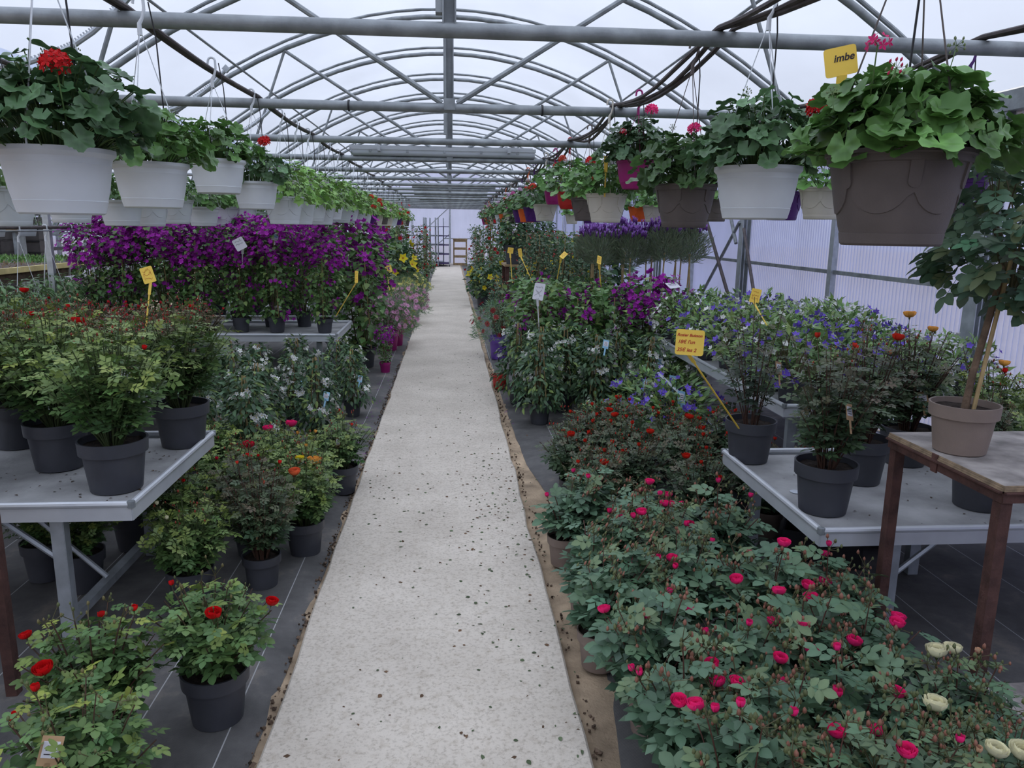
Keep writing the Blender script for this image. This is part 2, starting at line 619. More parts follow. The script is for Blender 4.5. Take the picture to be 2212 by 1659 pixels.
# purlins that tie the arches together
for i, x in enumerate((-2.25, 0.0, 2.25)):
    o = B().tube([[x, Y0, arch_z(x) - .03], [x, Y1, arch_z(x) - .03]], .012, 6).obj('trim_%d' % (i + 1), STEEL, None, True)
    tag(o, ('thin purlin tube tying the arches together on the left roof slope', 'thin ridge tube tying the arches together at the top', 'thin purlin tube tying the arches together on the right roof slope')[i], 'purlin', kind='structure')
for x, lab in ((HW, 'grey gutter along the top of the right wall'), (-HW, 'grey gutter along the column line left of the path')):
    bb = B()
    bb.box((x, (Y0 + Y1) / 2, GUT + .0), (.20, Y1 - Y0, .006)).box((x - .1, (Y0 + Y1) / 2, GUT + .06), (.006, Y1 - Y0, .12)).box((x + .1, (Y0 + Y1) / 2, GUT + .06), (.006, Y1 - Y0, .12))
    tag(bb.obj('gutter', STEEL), lab, 'gutter', kind='structure')

# right wall: posts, rail, corrugated panels
wr = thing('wall_right', 'translucent corrugated side wall with galvanised posts on the right', 'wall', (3.5, 0, 0), 0, None, 'structure')


def corrugated(length, z0, z1, pitch=.05, amp=.012, per=6):
    nn = int(length / pitch * per)
    t = np.arange(nn + 1) / nn
    zs = np.array([z0, z1])
    V = np.array([[amp * math.sin(2 * PI * i / per + .4), -length / 2 + length * t[i], z] for z in zs for i in range(nn + 1)])
    F = np.array([[i, i + 1, nn + 2 + i, nn + 1 + i] for i in range(nn)])
    return V, F


WP = [b for b in [-2.6, -.7, 1.2, 2.95] + [4.78, 6.78, 8.92, 10.9, 12.7, 14.5] + BEAMS[10:]]
pm = {}
for i, y in enumerate(WP):
    big = (i % 2 == 0)
    bb = B()
    if big:
        bb.box((-.04, y, 1.17), (.008, .10, 2.36)).box((-.085, y, 1.17), (.006, .13, 2.36)).box((.005, y, 1.17), (.006, .13, 2.36))
    else:
        bb.box((-.03, y, 1.17), (.05, .075, 2.36))
    bb.obj('post', STEEL_L if y > 4 else STEEL_L, wr)
    if i < len(WP) - 1:
        L = WP[i + 1] - y
        B().add(*corrugated(L, 0, 2.4)).obj('panel', POLY, wr, True, (0.03, y + L / 2, 0))
        for zz in (1.24,):
            B().box((-.02, y + L / 2, zz), (.03, L - .06, .035)).obj('rail', STEEL, wr)
for i in (4, 6):
    y = WP[i]
    s = 1
    B().tube([[-.10, y + .1, 1.45], [-.10, y + .75, 2.3]], .022, 8).obj('brace', STEEL, wr, True)
B().tube([[-.16, 8.3, .2], [-.16, 10.6, 2.3]], .022, 8).obj('brace', HOSE, wr, True)
B().tube([[-.10, 10.6, .4], [-.10, 8.95, 1.7]], .02, 8).obj('brace', STEEL, wr, True)
# sloping brown brace seen before the wall
b = B().tube([[2.95, 7.1, 0.75], [3.38, 8.75, 1.62]], .018, 8)
b.obj('brace', HOSE, wr, True, (-3.5, 0, 0))

# front wall behind the camera, back wall, far left wall
b = B()
xs = np.linspace(-HW, HW, 21)
V = [[x, Y0, 0] for x in xs] + [[x, Y0, arch_z(x) + .12] for x in xs]
b.add(V, np.array([[i, i + 1, 22 + i, 21 + i] for i in range(20)]))
tag(b.obj('wall_front', POLY), 'milky end wall behind the camera', 'wall', kind='structure')
wb = thing('wall_back', 'translucent end wall with sliding door panels at the far end of the path', 'wall', (0, Y1, 0), 0, None, 'structure')
for cx in (0, -2 * HW):
    for i in range(10):
        x0 = -HW + i * .71
        xs = np.linspace(x0, x0 + .71, 9)
        bb = B()
        V = [[x, .004 * math.sin(j * 2.2), 0.0] for j, x in enumerate(xs)] + [[x, .004 * math.sin(j * 2.2), arch_z(x) + .12] for j, x in enumerate(xs)]
        bb.add(V, np.array([[j, j + 1, 10 + j, 9 + j] for j in range(8)]))
        bb.obj('panel', POLY, wb, False, (cx, 0, 0))
B().box((.0, -.05, 1.25), (.07, .07, 2.5)).obj('post', STEEL_L, wb)
B().box((1.45, -.05, 1.25), (.05, .05, 2.5)).obj('post', STEEL_L, wb)
B().box((-1.9, -.05, 1.25), (.05, .05, 2.5)).obj('post', STEEL_L, wb)
B().box((0, -.05, 2.47), (6.9, .07, .08)).obj('rail', STEEL_L, wb)
B().box((0.6, -.03, 1.1), (1.7, .03, .03)).obj('rail', STEEL, wb)
B().tube([[-1.2, -.06, 1.35], [0, -.06, 2.45]], .02, 6).obj('brace', STEEL, wb)
B().tube([[-.6, -.09, .8], [0, -.09, 1.3]], .02, 6).obj('brace', STEEL, wb)
wl = thing('wall_left', 'translucent corrugated wall far away on the left side', 'wall', (-3 * HW, 0, 0), 0, None, 'structure')
for i in range(8):
    y = 2 + i * 4.0
    B().add(*corrugated(4.0, 0, 2.5, .12, .012)).obj('panel', POLY, wl, True, (0, y + 2, 0))
    B().box((.06, y, 1.2), (.08, .10, 2.4)).obj('post', STEEL_L, wl)
    B().box((.04, y + 2, 1.3), (.03, 4, .04)).obj('rail', STEEL, wl)
    B().box((.04, y + 2, 1.75), (.03, 4, .03)).obj('rail', STEEL, wl)

# column line left of the path
for i, y in enumerate([5.2, 7.2, 8.9, 10.9, 12.7, 14.5, 16.3, 18.1, 19.9, 21.7]):
    big = i % 2 == 0
    t = thing('steel_column', f'{"wide" if big else "slim"} galvanised column left of the path, {ORD[i]} from the front', 'column', (-HW, y, 0), 0, 'columns left of the path', 'structure')
    if big:
        B().box((0, 0, 1.17), (.10, .008, 2.34)).box((-.052, 0, 1.17), (.008, .09, 2.34)).box((.052, 0, 1.17), (.008, .09, 2.34)).obj('post', STEEL_L, t)
        for s in (-1, 1):
            B().tube([[0, 0, 1.5], [0, s * .95, 2.32]], .024, 8).obj('brace', STEEL, t, True)
    else:
        B().box((0, 0, 1.17), (.05, .05, 2.34)).obj('post', STEEL_L, t)
        for s in (-1, 1):
            B().tube([[.02, 0, 1.95], [.02, s * .4, 2.32]], .012, 6).obj('brace', STEEL, t, True)

# vent racks: curved toothed bars on the left roof slope
RK = np.array([(-2.95, 2.47), (-2.742, 2.495), (-2.55, 2.52), (-2.383, 2.572), (-2.25, 2.63), (-2.124, 2.713), (-2.02, 2.80), (-1.93, 2.898)])
for i, y in enumerate((5.2, 7.3, 9.2, 12.9)):
    t = thing('vent_rack', f'curved toothed vent rack under the left roof slope, {ORD[i]} from the front', 'vent rack', (0, y - .12, 0), 0, 'vent racks')
    B().tube([[x, 0, z] for x, z in RK], .017, 8).obj('bar', STEEL_L, t, True)
    bb = B()
    for k in range(46):
        u = .5 + k / 46 * 6.2
        j = int(u)
        p = RK[j] + (RK[min(j + 1, 7)] - RK[j]) * (u - j)
        d = RK[min(j + 1, 7)] - RK[j]
        a = math.atan2(d[1], d[0])
        bb.box((p[0] - math.sin(a) * .02, 0, p[1] + math.cos(a) * .02), (.008, .014, .014), Matrix.Rotation(-a, 3, 'Y'))
    o = bb.obj('teeth', STEEL_L, t)
    o['kind'] = 'stuff'
    B().box((-1.92, 0, 2.91), (.05, .03, .05), Matrix.Rotation(-.8, 3, 'Y')).obj('end_cap', STEEL_L, t)

# tube lights under the beams
for i, (y, x0, x1, z) in enumerate(((9.08, -1.10, .98, 2.428), (9.24, -1.14, .96, 2.455), (16.3, -.78, .95, 2.428), (19.9, -.9, .95, 2.428), (23.5, -.9, .95, 2.428))):
    t = thing('tube_light', ('front one of two long white tube lights side by side, switched off', 'rear one of two long white tube lights side by side, switched off', 'long white tube light far down the path, third from the front', 'long white tube light far down the path, fourth from the front', 'long white tube light far down the path, fifth from the front')[i], 'tube light', ((x0 + x1) / 2, y, z), 0, 'tube lights over the path')
    L = x1 - x0
    prof = [(0, -.05), (.045, -.05), (.06, -.03), (.06, .01)]
    bb = B()
    bb.box((0, 0, .03), (L, .13, .035)).box((0, 0, .006), (L - .02, .12, .014))
    bb.obj('housing', LAMPG, t)
    a = np.linspace(PI, 2 * PI, 9)
    V = [[s * L / 2 * .99, .058 * math.cos(q), .0 + .05 * math.sin(q)] for s in (-1, 1) for q in a]
    B().add(V, [np.array([[k, k + 1, 10 + k, 9 + k] for k in range(8)]), np.array([list(range(9))]), np.array([list(range(17, 8, -1))])]).obj('diffuser', LAMPW, t, True)
    for k in range(5):
        B().box((-L / 2 + L * (k + .5) / 5, -.06, .0), (.025, .012, .03)).obj('clip', STEEL, t)
    for s in (-.35, .35):
        B().box((s * L, -.02, .02), (.03, .30, .06) if i < 2 else (.03, .14, .11)).obj('bracket', LAMPG, t)

# pipes that carry the hanging baskets
PIPES = {}


def pipe(name, x, sag, n, label, wob, r=.011, y0=.4, y1=27):
    t = thing('hanging_pipe', label, 'pipe', (x, 0, 0), 0, 'pipes that carry the hanging baskets')
    bs = [b for b in BEAMS if y0 <= b <= y1]
    rr = np.random.RandomState(int(abs(x) * 100))
    for q in range(n):
        P = []
        for a, c in zip(bs[:-1], bs[1:]):
            for s in np.linspace(0, 1, 9)[:-1]:
                P.append([(q - (n - 1) / 2) * .026 + wob * math.sin(s * 2 * PI + q * 2.1 + a), a + (c - a) * s, GUT + .043 - sag * math.sin(PI * s) * (1 + .25 * q) + (.02 * (q % 2) if q > 1 else 0)])
        B().tube(P, r, 7).obj('tube', HOSE, t, True)
    return t


pipe('l', -1.22, .02, 2, 'pair of straight rusty pipes carrying the white baskets left of the path', .002)
pipe('r', 1.10, .065, 3, 'bundle of sagging dark hoses carrying the coloured baskets right of the path', .014)
pipe('l2', -2.20, .02, 2, 'pair of rusty pipes farther left above the bench plants', .002)
pipe('r2', 2.20, .05, 2, 'pair of dark hoses nearer the right wall', .01)
t = thing('hanging_pipe', 'low dark rail on the left column line carrying white basket hooks', 'pipe', (-HW + .05, 0, 0), 0, 'pipes that carry the hanging baskets')
B().tube([[0, 5.2, 1.545], [0, 9, 1.555], [0, 12, 1.55]], .014, 8).obj('tube', HOSE, t, True)
B().tube([[0.02, 5.2, 1.52], [0.02, 12, 1.53]], .007, 6).obj('clamp', STEEL, t, True)
# strap rings on the second beam
for i, x in enumerate((-.64, .60)):
    tag(B().lathe([(.033, -.006), (.036, -.006), (.036, .006), (.033, .006)], 16).obj('cable_tie', BLACK, None, True), f'black cable tie round the second beam, {"left" if i == 0 else "right"} of the centre post', 'cable tie', 'cable ties on the second beam')
    o = bpy.data.objects[-1] if False else C.objects[-1]
    o.location = (x, 5.2, GUT)
    o.rotation_euler = (0, PI / 2, 0)

# ------------------------------------------------------------------ plant pieces
def leaf_tpl(pts, fold=.10, curl=.10):
    """folded leaf: rows of (y, half width) between base and tip, midrib lowered"""
    V, F3, F4 = [[0, 0, 0]], [], []
    for y, w in pts:
        z = -curl * y * y
        V += [[-w, y, z + fold * w * 2], [0, y, z], [w, y, z + fold * w * 2]]
    V.append([0, 1, -curl])
    k = len(pts)
    F3 += [[0, 2, 1], [0, 3, 2]]
    for i in range(k - 1):
        a = 1 + 3 * i
        F4 += [[a, a + 1, a + 4, a + 3], [a + 1, a + 2, a + 5, a + 4]]
    a, t = 1 + 3 * (k - 1), 1 + 3 * k
    F3 += [[a, a + 1, t], [a + 1, a + 2, t]]
    F = [np.array(F3)] + ([np.array(F4)] if F4 else [])
    V = np.array(V, float)
    sh = np.ones(len(V))
    sh[2::3] = 1.12
    return V, F, sh


OVAL = leaf_tpl([(.22, .24), (.5, .33), (.8, .22)])
OVAL_L = leaf_tpl([(.48, .32)])
LANCE = leaf_tpl([(.3, .2), (.62, .19)], .12, .25)
LANCE_L = leaf_tpl([(.45, .2)], .12, .25)
HEART = leaf_tpl([(.18, .38), (.45, .36), (.75, .17)], .08, .2)
NEEDLE = (np.array([[-.075, 0, 0], [.075, 0, 0], [.0, 1, .0], [0, .5, .06]], float), [np.array([[0, 3, 2], [3, 1, 2]])], np.ones(4))


def combine(tpls):
    V, F, Sh, n = [], [], [], 0
    for (tv, tf, ts), o, ang, sc in tpls:
        c, s_ = math.cos(ang), math.sin(ang)
        R = np.array([[c, -s_, 0], [s_, c, 0], [0, 0, 1]])
        V.append(tv * sc @ R.T + np.array(o))
        F += [f + n for f in tf]
        Sh.append(ts)
        n += len(tv)
    return np.concatenate(V), F, np.concatenate(Sh)


def rose_leaf(tp):
    """compound leaf of five leaflets on a thin stalk"""
    parts = [(tp, (0, .60, -.02), 0, .52), (tp, (0, .52, 0), 1.15, .46), (tp, (0, .52, 0), -1.15, .46), (tp, (0, .27, .01), 1.2, .38), (tp, (0, .27, .01), -1.2, .38)]
    st = (np.array([[-.012, 0, .01], [.012, 0, .01], [.008, .62, -.01], [-.008, .62, -.01]], float), [np.array([[0, 1, 2, 3]])], np.full(4, .8))
    return combine(parts + [(st, (0, 0, 0), 0, 1)])


ROSE5, ROSE5_L = rose_leaf(OVAL), rose_leaf(OVAL_L)


def ger_leaf(lobes, n, depth, seed, lite=False):
    r = np.random.RandomState(seed)
    a = np.linspace(-PI * .93, PI * .93, n) + PI / 2
    rad = 1 - depth * (.5 + .5 * np.cos(lobes * (a - PI / 2) * .93)) + r.normal(0, .012, n) + .035 * np.cos(a * 21)
    wave = .10 * np.sin(a * 5 + r.rand() * 6)
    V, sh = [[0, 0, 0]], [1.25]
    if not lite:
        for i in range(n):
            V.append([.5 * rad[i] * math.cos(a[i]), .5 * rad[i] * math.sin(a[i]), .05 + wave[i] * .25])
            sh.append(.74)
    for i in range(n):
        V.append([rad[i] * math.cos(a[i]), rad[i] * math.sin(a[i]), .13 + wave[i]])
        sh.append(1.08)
    if lite:
        F = [np.array([[0, i, i + 1] for i in range(1, n)])]
    else:
        F = [np.array([[0, i, i + 1] for i in range(1, n)]), np.array([[i, i + n, i + n + 1, i + 1] for i in range(1, n)])]
    V = np.array(V, float)
    V[:, 1] += .25
    return V, F, np.array(sh)


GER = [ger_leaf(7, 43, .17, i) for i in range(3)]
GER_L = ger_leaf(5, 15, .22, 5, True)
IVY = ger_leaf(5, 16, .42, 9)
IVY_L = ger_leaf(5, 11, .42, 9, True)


def petals5(n, w, cup, center=None, notch=0):
    """flat flower of n petals"""
    V, F, sh = [[0, 0, 0]], [], [.8]
    for k in range(n):
        a = 2 * PI * k / n
        for da, r in ((-w, .62), (0, 1 - notch), (w, .62)):
            V.append([r * math.cos(a + da), r * math.sin(a + da), cup * r * r])
            sh.append(1.05)
        i = 1 + 3 * k
        F.append([0, i, i + 1, i + 2])
    V, sh = np.array(V, float), np.array(sh)
    V = V[:, [0, 2, 1]]
    V[:, 2] *= -1
    return V, [np.array(F)], sh


FL5 = petals5(5, .5, .25)
FL5W = petals5(5, .62, .45)
STAR5 = petals5(5, .34, -.15)
DAISY = petals5(11, .2, .1)


def add_flower(b, T, O, D, sc, col, ccol=None, rng=None):
    O, D = np.asarray(O).reshape(-1, 3), np.asarray(D).reshape(-1, 3)
    rng = rng or np.random.RandomState(1)
    U = rng.normal(0, 1, O.shape)
    b.scatter(T, O, D, U, sc, col)
    if ccol is not None:
        dome = (np.array([[.2, .03, 0], [0, .03, .2], [-.2, .03, 0], [0, .03, -.2], [0, .14, 0]], float), [np.array([[0, 4, 1], [1, 4, 2], [2, 4, 3], [3, 4, 0]])], np.ones(5))
        b.scatter(dome, O, D, U, sc, ccol)


def sphere_pts(n, rng, up=-.3):
    i = np.arange(n) + .5
    z = 1 - (1 - up) * i / n
    a = i * 2.399963 + rng.rand() * 6
    r = np.sqrt(np.maximum(0, 1 - z * z))
    return np.stack([r * np.cos(a), r * np.sin(a), z], -1)


# ---- flower heads as meshes
MESH = {}


def rose_head(col, openness, seed):
    key = ('rose', col, openness, seed)
    if key in MESH:
        return MESH[key]
    r = np.random.RandomState(seed)
    b = B()
    rings = [(5, 1.0, 1.75), (5, .86, 1.95), (4, .68, 2.15), (4, .48, 2.3), (3, .30, 2.5)] if openness > .5 else [(4, .58, 2.15), (3, .46, 2.3), (2, .26, 2.4)]
    el = .85 if openness > .5 else 1.25
    for q, (n, R, op) in enumerate(rings):
        for k in range(n):
            a = 2 * PI * (k + .5 * (q % 2)) / n + r.normal(0, .12)
            V = []
            for v in np.linspace(0, 1, 4):
                for u in np.linspace(-1, 1, 4):
                    aa = a + u * (.72 * PI / n * 1.35)
                    ph = .15 + v * (op - .15) * (1 - .07 * u * u)
                    lip = .12 * max(0, v - .7) * (1 if q < 2 else 0)
                    V.append([(R * math.sin(ph) + lip) * math.cos(aa), (R * math.sin(ph) + lip) * math.sin(aa), el * R * (1 - math.cos(ph)) + q * .10 + r.normal(0, .012)])
            F = [[i * 4 + j, i * 4 + j + 1, i * 4 + j + 5, i * 4 + j + 4] for i in range(3) for j in range(3)]
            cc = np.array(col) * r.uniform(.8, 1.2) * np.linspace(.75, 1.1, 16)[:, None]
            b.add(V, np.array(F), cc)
    g = (.09, .13, .05)
    for k in range(5):
        a = 2 * PI * k / 5
        b.add([[.1 * math.cos(a - .5), .1 * math.sin(a - .5), 0], [.1 * math.cos(a + .5), .1 * math.sin(a + .5), 0], [.62 * math.cos(a), .62 * math.sin(a), .12]], np.array([[0, 1, 2]]), g)
    b.lathe([(0, -.35), (.10, -.3), (.17, -.1), (.12, .05)], 6, g)
    b.tube([[0, 0, -1.6], [0, 0, -.3]], .05, 4, (.10, .12, .05))
    MESH[key] = b.mesh('rose_head', PETAL)
    return MESH[key]


def umbel(col, n, seed, fl=.40):
    key = ('umbel', col, n, seed)
    if key not in MESH:
        r = np.random.RandomState(seed)
        b = B()
        P = sphere_pts(n, r, -.25)
        cc = np.array(col) * r.uniform(.75, 1.25, (n, 1))
        add_flower(b, FL5, P * r.uniform(.62, .8, (n, 1)), P, fl, cc, None, r)
        for p in P[::3]:
            b.tube([[0, 0, 0], p * .7], .02, 3, (.10, .16, .05))
        b.tube([[.3, .1, -3.2], [.1, .05, -1.4], [0, 0, 0]], .05, 5, (.11, .19, .06))
        MESH[key] = b.mesh('umbel', PETAL)
    return MESH[key]


def umbel_budding(col):
    key = ('bud', col)
    if key not in MESH:
        r = np.random.RandomState(4)
        b = B()
        for p in sphere_pts(12, r, -.8):
            b.tube([[0, 0, 0], p * .7], .025, 3, (.14, .22, .07))
            b.lathe([(0, -.18), (.1, -.08), (.11, .06), (0, .24)], 5, col if r.rand() > .5 else (.16, .22, .08), c=p * .8)
        b.tube([[.3, .1, -3.2], [.1, .05, -1.4], [0, 0, 0]], .05, 5, (.13, .22, .07))
        MESH[key] = b.mesh('umbel_bud', LEAF)
    return MESH[key]


# ---- foliage generators
def shoots(rng, n, H, R, br):
    out = []
    for i in range(n):
        a = i * 2.399963 + rng.normal(0, .3)
        r = R * math.sqrt((i + .6) / n)
        z = H * (1 - .38 * (r / R) ** 2) * rng.uniform(.78, 1.12)
        p0 = np.array([br * math.cos(a) * .6, br * math.sin(a) * .6, 0])
        p2 = np.array([r * math.cos(a), r * math.sin(a), z])
        p1 = np.array([p2[0] * .45, p2[1] * .45, z * .55])
        t = np.linspace(0, 1, 8)[:, None]
        out.append((1 - t) ** 2 * p0 + 2 * t * (1 - t) * p1 + t * t * p2)
    return out


def rose_frames(rng, sh, per, ll):
    O, D, U, Sc, age = [], [], [], [], []
    for P in sh:
        ph = rng.rand() * 6
        for k in range(per):
            t = .22 + .78 * (k + rng.rand() * .5) / per
            i = min(int(t * 7), 6)
            p = P[i] + (P[i + 1] - P[i]) * (t * 7 - i)
            d = nrm(P[i + 1] - P[i])
            a = ph + k * 2.4
            side = nrm(np.cross(d, [math.cos(a), math.sin(a), .3]))
            out = np.array([p[0], p[1], 0]) * 1.8
            dd_ = nrm(side + d * .25 + out + rng.normal(0, .15, 3))
            dd_[2] = dd_[2] * .5 + .02
            O.append(p)
            D.append(dd_)
            U.append(np.array([0, 0, 1.0]) + rng.normal(0, .35, 3))
            Sc.append(ll * rng.uniform(.75, 1.15) * (1.05 - .35 * t ** 3))
            age.append(t)
    return np.array(O), np.array(D), np.array(U), np.array(Sc), np.array(age)


def tint(rng, n, green, young, age=None, pw=5):
    g = np.array(green)[None] * rng.uniform(.72, 1.3, (n, 1)) * (1 + rng.normal(0, .06, (n, 3)))
    if age is None:
        w = (rng.rand(n) > .86).astype(float) * .7
    else:
        w = np.clip(age, 0, 1) ** pw * rng.uniform(.3, 1, n)
    return g * (1 - w[:, None]) + np.array(young)[None] * w[:, None]


def rose_proto(seed, H, R, ns, per, ll, green, young, single=False, bud=None, nbud=8, pw=5, stemcol=(.10, .055, .04), bs=1.0, nb=4):
    rng = np.random.RandomState(seed)
    sh = shoots(rng, ns, H, R, .05)
    fr = rose_frames(rng, sh, per, ll)
    pr = {'parts': [], 'leaves': [], 'tips': []}
    cols = tint(rng, len(fr[0]), green, young, fr[4], pw)
    if single:
        key = ('rl', green, young)
        if key not in MESH:
            MESH[key] = []
            for q in range(6):
                w = (0, 0, .05, .15, .45, .95)[q]
                c = np.array(green) * (.8, 1.0, 1.25, 1.0, 1.1, 1.0)[q] * (1 - w) + np.array(young) * w
                MESH[key].append(B().scatter(ROSE5, [[0, 0, 0]], [[0, 1, 0]], [[0, 0, 1]], 1, c).mesh('leaf', LEAF))
        for i in range(len(fr[0])):
            Y = nrm(fr[1][i])
            X = nrm(np.cross(Y, fr[2][i]))
            Z = np.cross(X, Y)
            m = Matrix(np.stack([X, Y, Z], 1).tolist()).to_4x4()
            m = Matrix.Translation(fr[0][i]) @ m @ Matrix.Scale(fr[3][i], 4)
            w = fr[4][i] ** pw * rng.rand()
            q = 5 if w > .6 else 4 if w > .3 else rng.randint(0, 4)
            pr['leaves'].append((m, MESH[key][q]))
        rg2 = np.random.RandomState(seed + 500)
        f2 = rose_frames(rg2, shoots(rg2, ns, H * .88, R * .86, .05), max(4, int(per * 1.1)), ll * .95)
        b = B()
        b.scatter(ROSE5_L, *f2[:4], tint(rg2, len(f2[0]), green, young, f2[4] * .7, pw))
        pr['parts'].append(('inner_foliage', b.mesh('inner_foliage', LEAF), 'stuff'))
    else:
        b = B()
        b.scatter(ROSE5_L, *fr[:4], cols)
        pr['parts'].append(('foliage', b.mesh('foliage', LEAF), 'stuff'))
    b = B()
    for P in sh:
        b.tube(P, np.linspace(.004, .0018, 8), 4, stemcol, caps=False)
    if bud is not None:
        for P in sh[:nbud]:
            for _ in range(nb):
                o = P[-1] + rng.normal(0, .016 * bs, 3) + np.array([0, 0, .014])
                s = rng.uniform(.5, .95) * bs
                b.tube([P[-1], o], .0013, 3, (.12, .11, .05), caps=False)
                b.lathe([(0, -.007 * s), (.005 * s, -.002 * s), (.0045 * s, .005 * s), (0, .011 * s)], 5, bud if rng.rand() > .55 else (.15, .17, .07), c=o)
    pr['parts'].append(('stems', b.mesh('stems', LEAF), None))
    for P in sh:
        pr['tips'].append((P[-1], nrm(P[-1] - P[-2])))
    return pr


def blob_pts(rng, n, H, prof, inner=.45):
    """points near the surface of a body of revolution; prof(t) radius at height t*H"""
    t = rng.rand(n * 3)
    rmax = max(prof(x) for x in np.linspace(0, 1, 20))
    keep = rng.rand(n * 3) * rmax < np.array([prof(x) for x in t]) + .1 * rmax
    t = t[keep][:n]
    n = len(t)
    a = rng.rand(n) * 2 * PI
    d = 1 - inner * rng.rand(n) ** 2
    lump = 1 + .16 * np.sin(a * 3 + t * 7) + .10 * np.sin(a * 5 - t * 11)
    r = np.array([prof(x) for x in t]) * d * lump
    P = np.stack([r * np.cos(a), r * np.sin(a), t * H], -1)
    N = np.stack([np.cos(a), np.sin(a), (t - .45) * .9], -1)
    return P, nrm(N), t


def bush_proto(seed, H, prof, n, T, ll, green, young, flowers=(), stake=None, droop=.2, stems=6):
    rng = np.random.RandomState(seed)
    P, N, t = blob_pts(rng, n, H, prof)
    D = nrm(N + rng.normal(0, .55, P.shape) - np.array([0, 0, droop]))
    U = np.array([0, 0, 1.0]) + N * .5 + rng.normal(0, .3, P.shape)
    cols = tint(rng, len(P), green, young, None)
    b = B()
    b.scatter(T, P, D, U, ll * rng.uniform(.65, 1.25, len(P)), cols)
    pr = {'parts': [('foliage', b.mesh('foliage', LEAF), 'stuff')], 'leaves': [], 'tips': []}
    b = B()
    for k in range(stems):
        a = k * 2.4
        e = .8 * H
        r = prof(.7) * .5
        b.tube([[.01 * math.cos(a), .01 * math.sin(a), 0], [r * .6 * math.cos(a), r * .6 * math.sin(a), e * .5], [r * math.cos(a + .6), r * math.sin(a + .6), e]], [.005, .004, .002], 4, (.12, .10, .05), caps=False)
    pr['parts'].append(('stems', b.mesh('stems', LEAF), None))
    if stake:
        b = B()
        for k in range(stake[0]):
            a = 2 * PI * k / stake[0] + .4
            b.tube([[.06 * math.cos(a), .06 * math.sin(a), -.02], [.012 * math.cos(a), .012 * math.sin(a), stake[1]]], .0045, 5)
        pr['parts'].append(('cane', b.mesh('cane', CANE, True, False), None))
    for (nm, fT, cnt, cl, size, col, ccol, t0, t1, spread) in flowers:
        b = B()
        rr2 = np.random.RandomState(seed + 31)
        Pf, Nf, tf = blob_pts(rr2, cnt * 8, H, prof, .05)
        k = (tf >= t0) & (tf <= t1)
        Pf, Nf = Pf[k][:cnt], Nf[k][:cnt]
        if cl > 1:
            Pf = np.repeat(Pf, cl, 0) + rr2.normal(0, spread, (len(Pf) * cl, 3))
            Nf = np.repeat(Nf, cl, 0)
        else:
            Pf = Pf + Nf * spread
        Nf = nrm(Nf + np.array([0, -.0, .45]) + rr2.normal(0, .4, Nf.shape))
        cc = np.array(col)[None] * rr2.uniform(.65, 1.3, (len(Pf), 1))
        add_flower(b, fT, Pf, Nf, size * rr2.uniform(.75, 1.2, len(Pf)), cc, ccol, rr2)
        pr['parts'].append((nm, b.mesh(nm, PETAL), 'stuff'))
    return pr


def pot_meshes(color, r, h):
    key = ('pot', color, round(r, 3), round(h, 3))
    if key not in MESH:
        rb = r * .76
        lo = lambda z: rb + (r * .955 - rb) * z / h
        prof = [(0, .006), (rb * .9, .006), (rb * .92, 0), (rb, .004), (lo(h * .3), h * .3), (lo(h * .74), h * .74), (r, h * .745), (r * 1.02, h * .97), (r * 1.025, h), (r * .965, h), (r * .95, h * .86), (r * .8, h * .5)]
        MESH[key] = B().lathe(prof, 28).mesh('pot', POTC[color], True, False)
        rng = np.random.RandomState(5)
        b = B()
        k = 20
        V = [[0, 0, h * .87]]
        for q, f in enumerate((.4, .72, .985)):
            for j in range(k):
                a = 2 * PI * j / k
                V.append([f * r * .955 * math.cos(a), f * r * .955 * math.sin(a), h * .87 + rng.normal(0, .004)])
        F3 = [[0, 1 + j, 1 + (j + 1) % k] for j in range(k)]
        F4 = [[1 + q * k + j, 1 + (q + 1) * k + j, 1 + (q + 1) * k + (j + 1) % k, 1 + q * k + (j + 1) % k] for q in range(2) for j in range(k)]
        b.add(V, [np.array(F3), np.array(F4)])
        MESH[('soil', round(r, 3), round(h, 3))] = b.mesh('soil', SOIL, True, False)
    return MESH[key], MESH[('soil', round(r, 3), round(h, 3))]


def auto_smooth(me, ang=35):
    pass


CARD = {}


def card_mesh(kind):
    if kind not in CARD:
        m = {'brown': BCARD, 'blue': BLUECARD, 'white': WCARD}[kind]
        b = B()
        b.box((0, 0, .075), (.045, .0015, .065)).box((0, 0, .02), (.012, .0015, .06))
        b.box((0, -.0012, .078), (.034, .0008, .036), None, m=1)
        for k in range(3):
            b.box((0, -.0018, .068 + .009 * k), (.024 - .004 * k, .0006, .0022), None, m=2)
        CARD[kind] = b.mesh('care_tag', [m, {'brown': WCARD, 'blue': WCARD, 'white': BLUECARD}[kind], DARKINK], False, False)
    return CARD[kind]


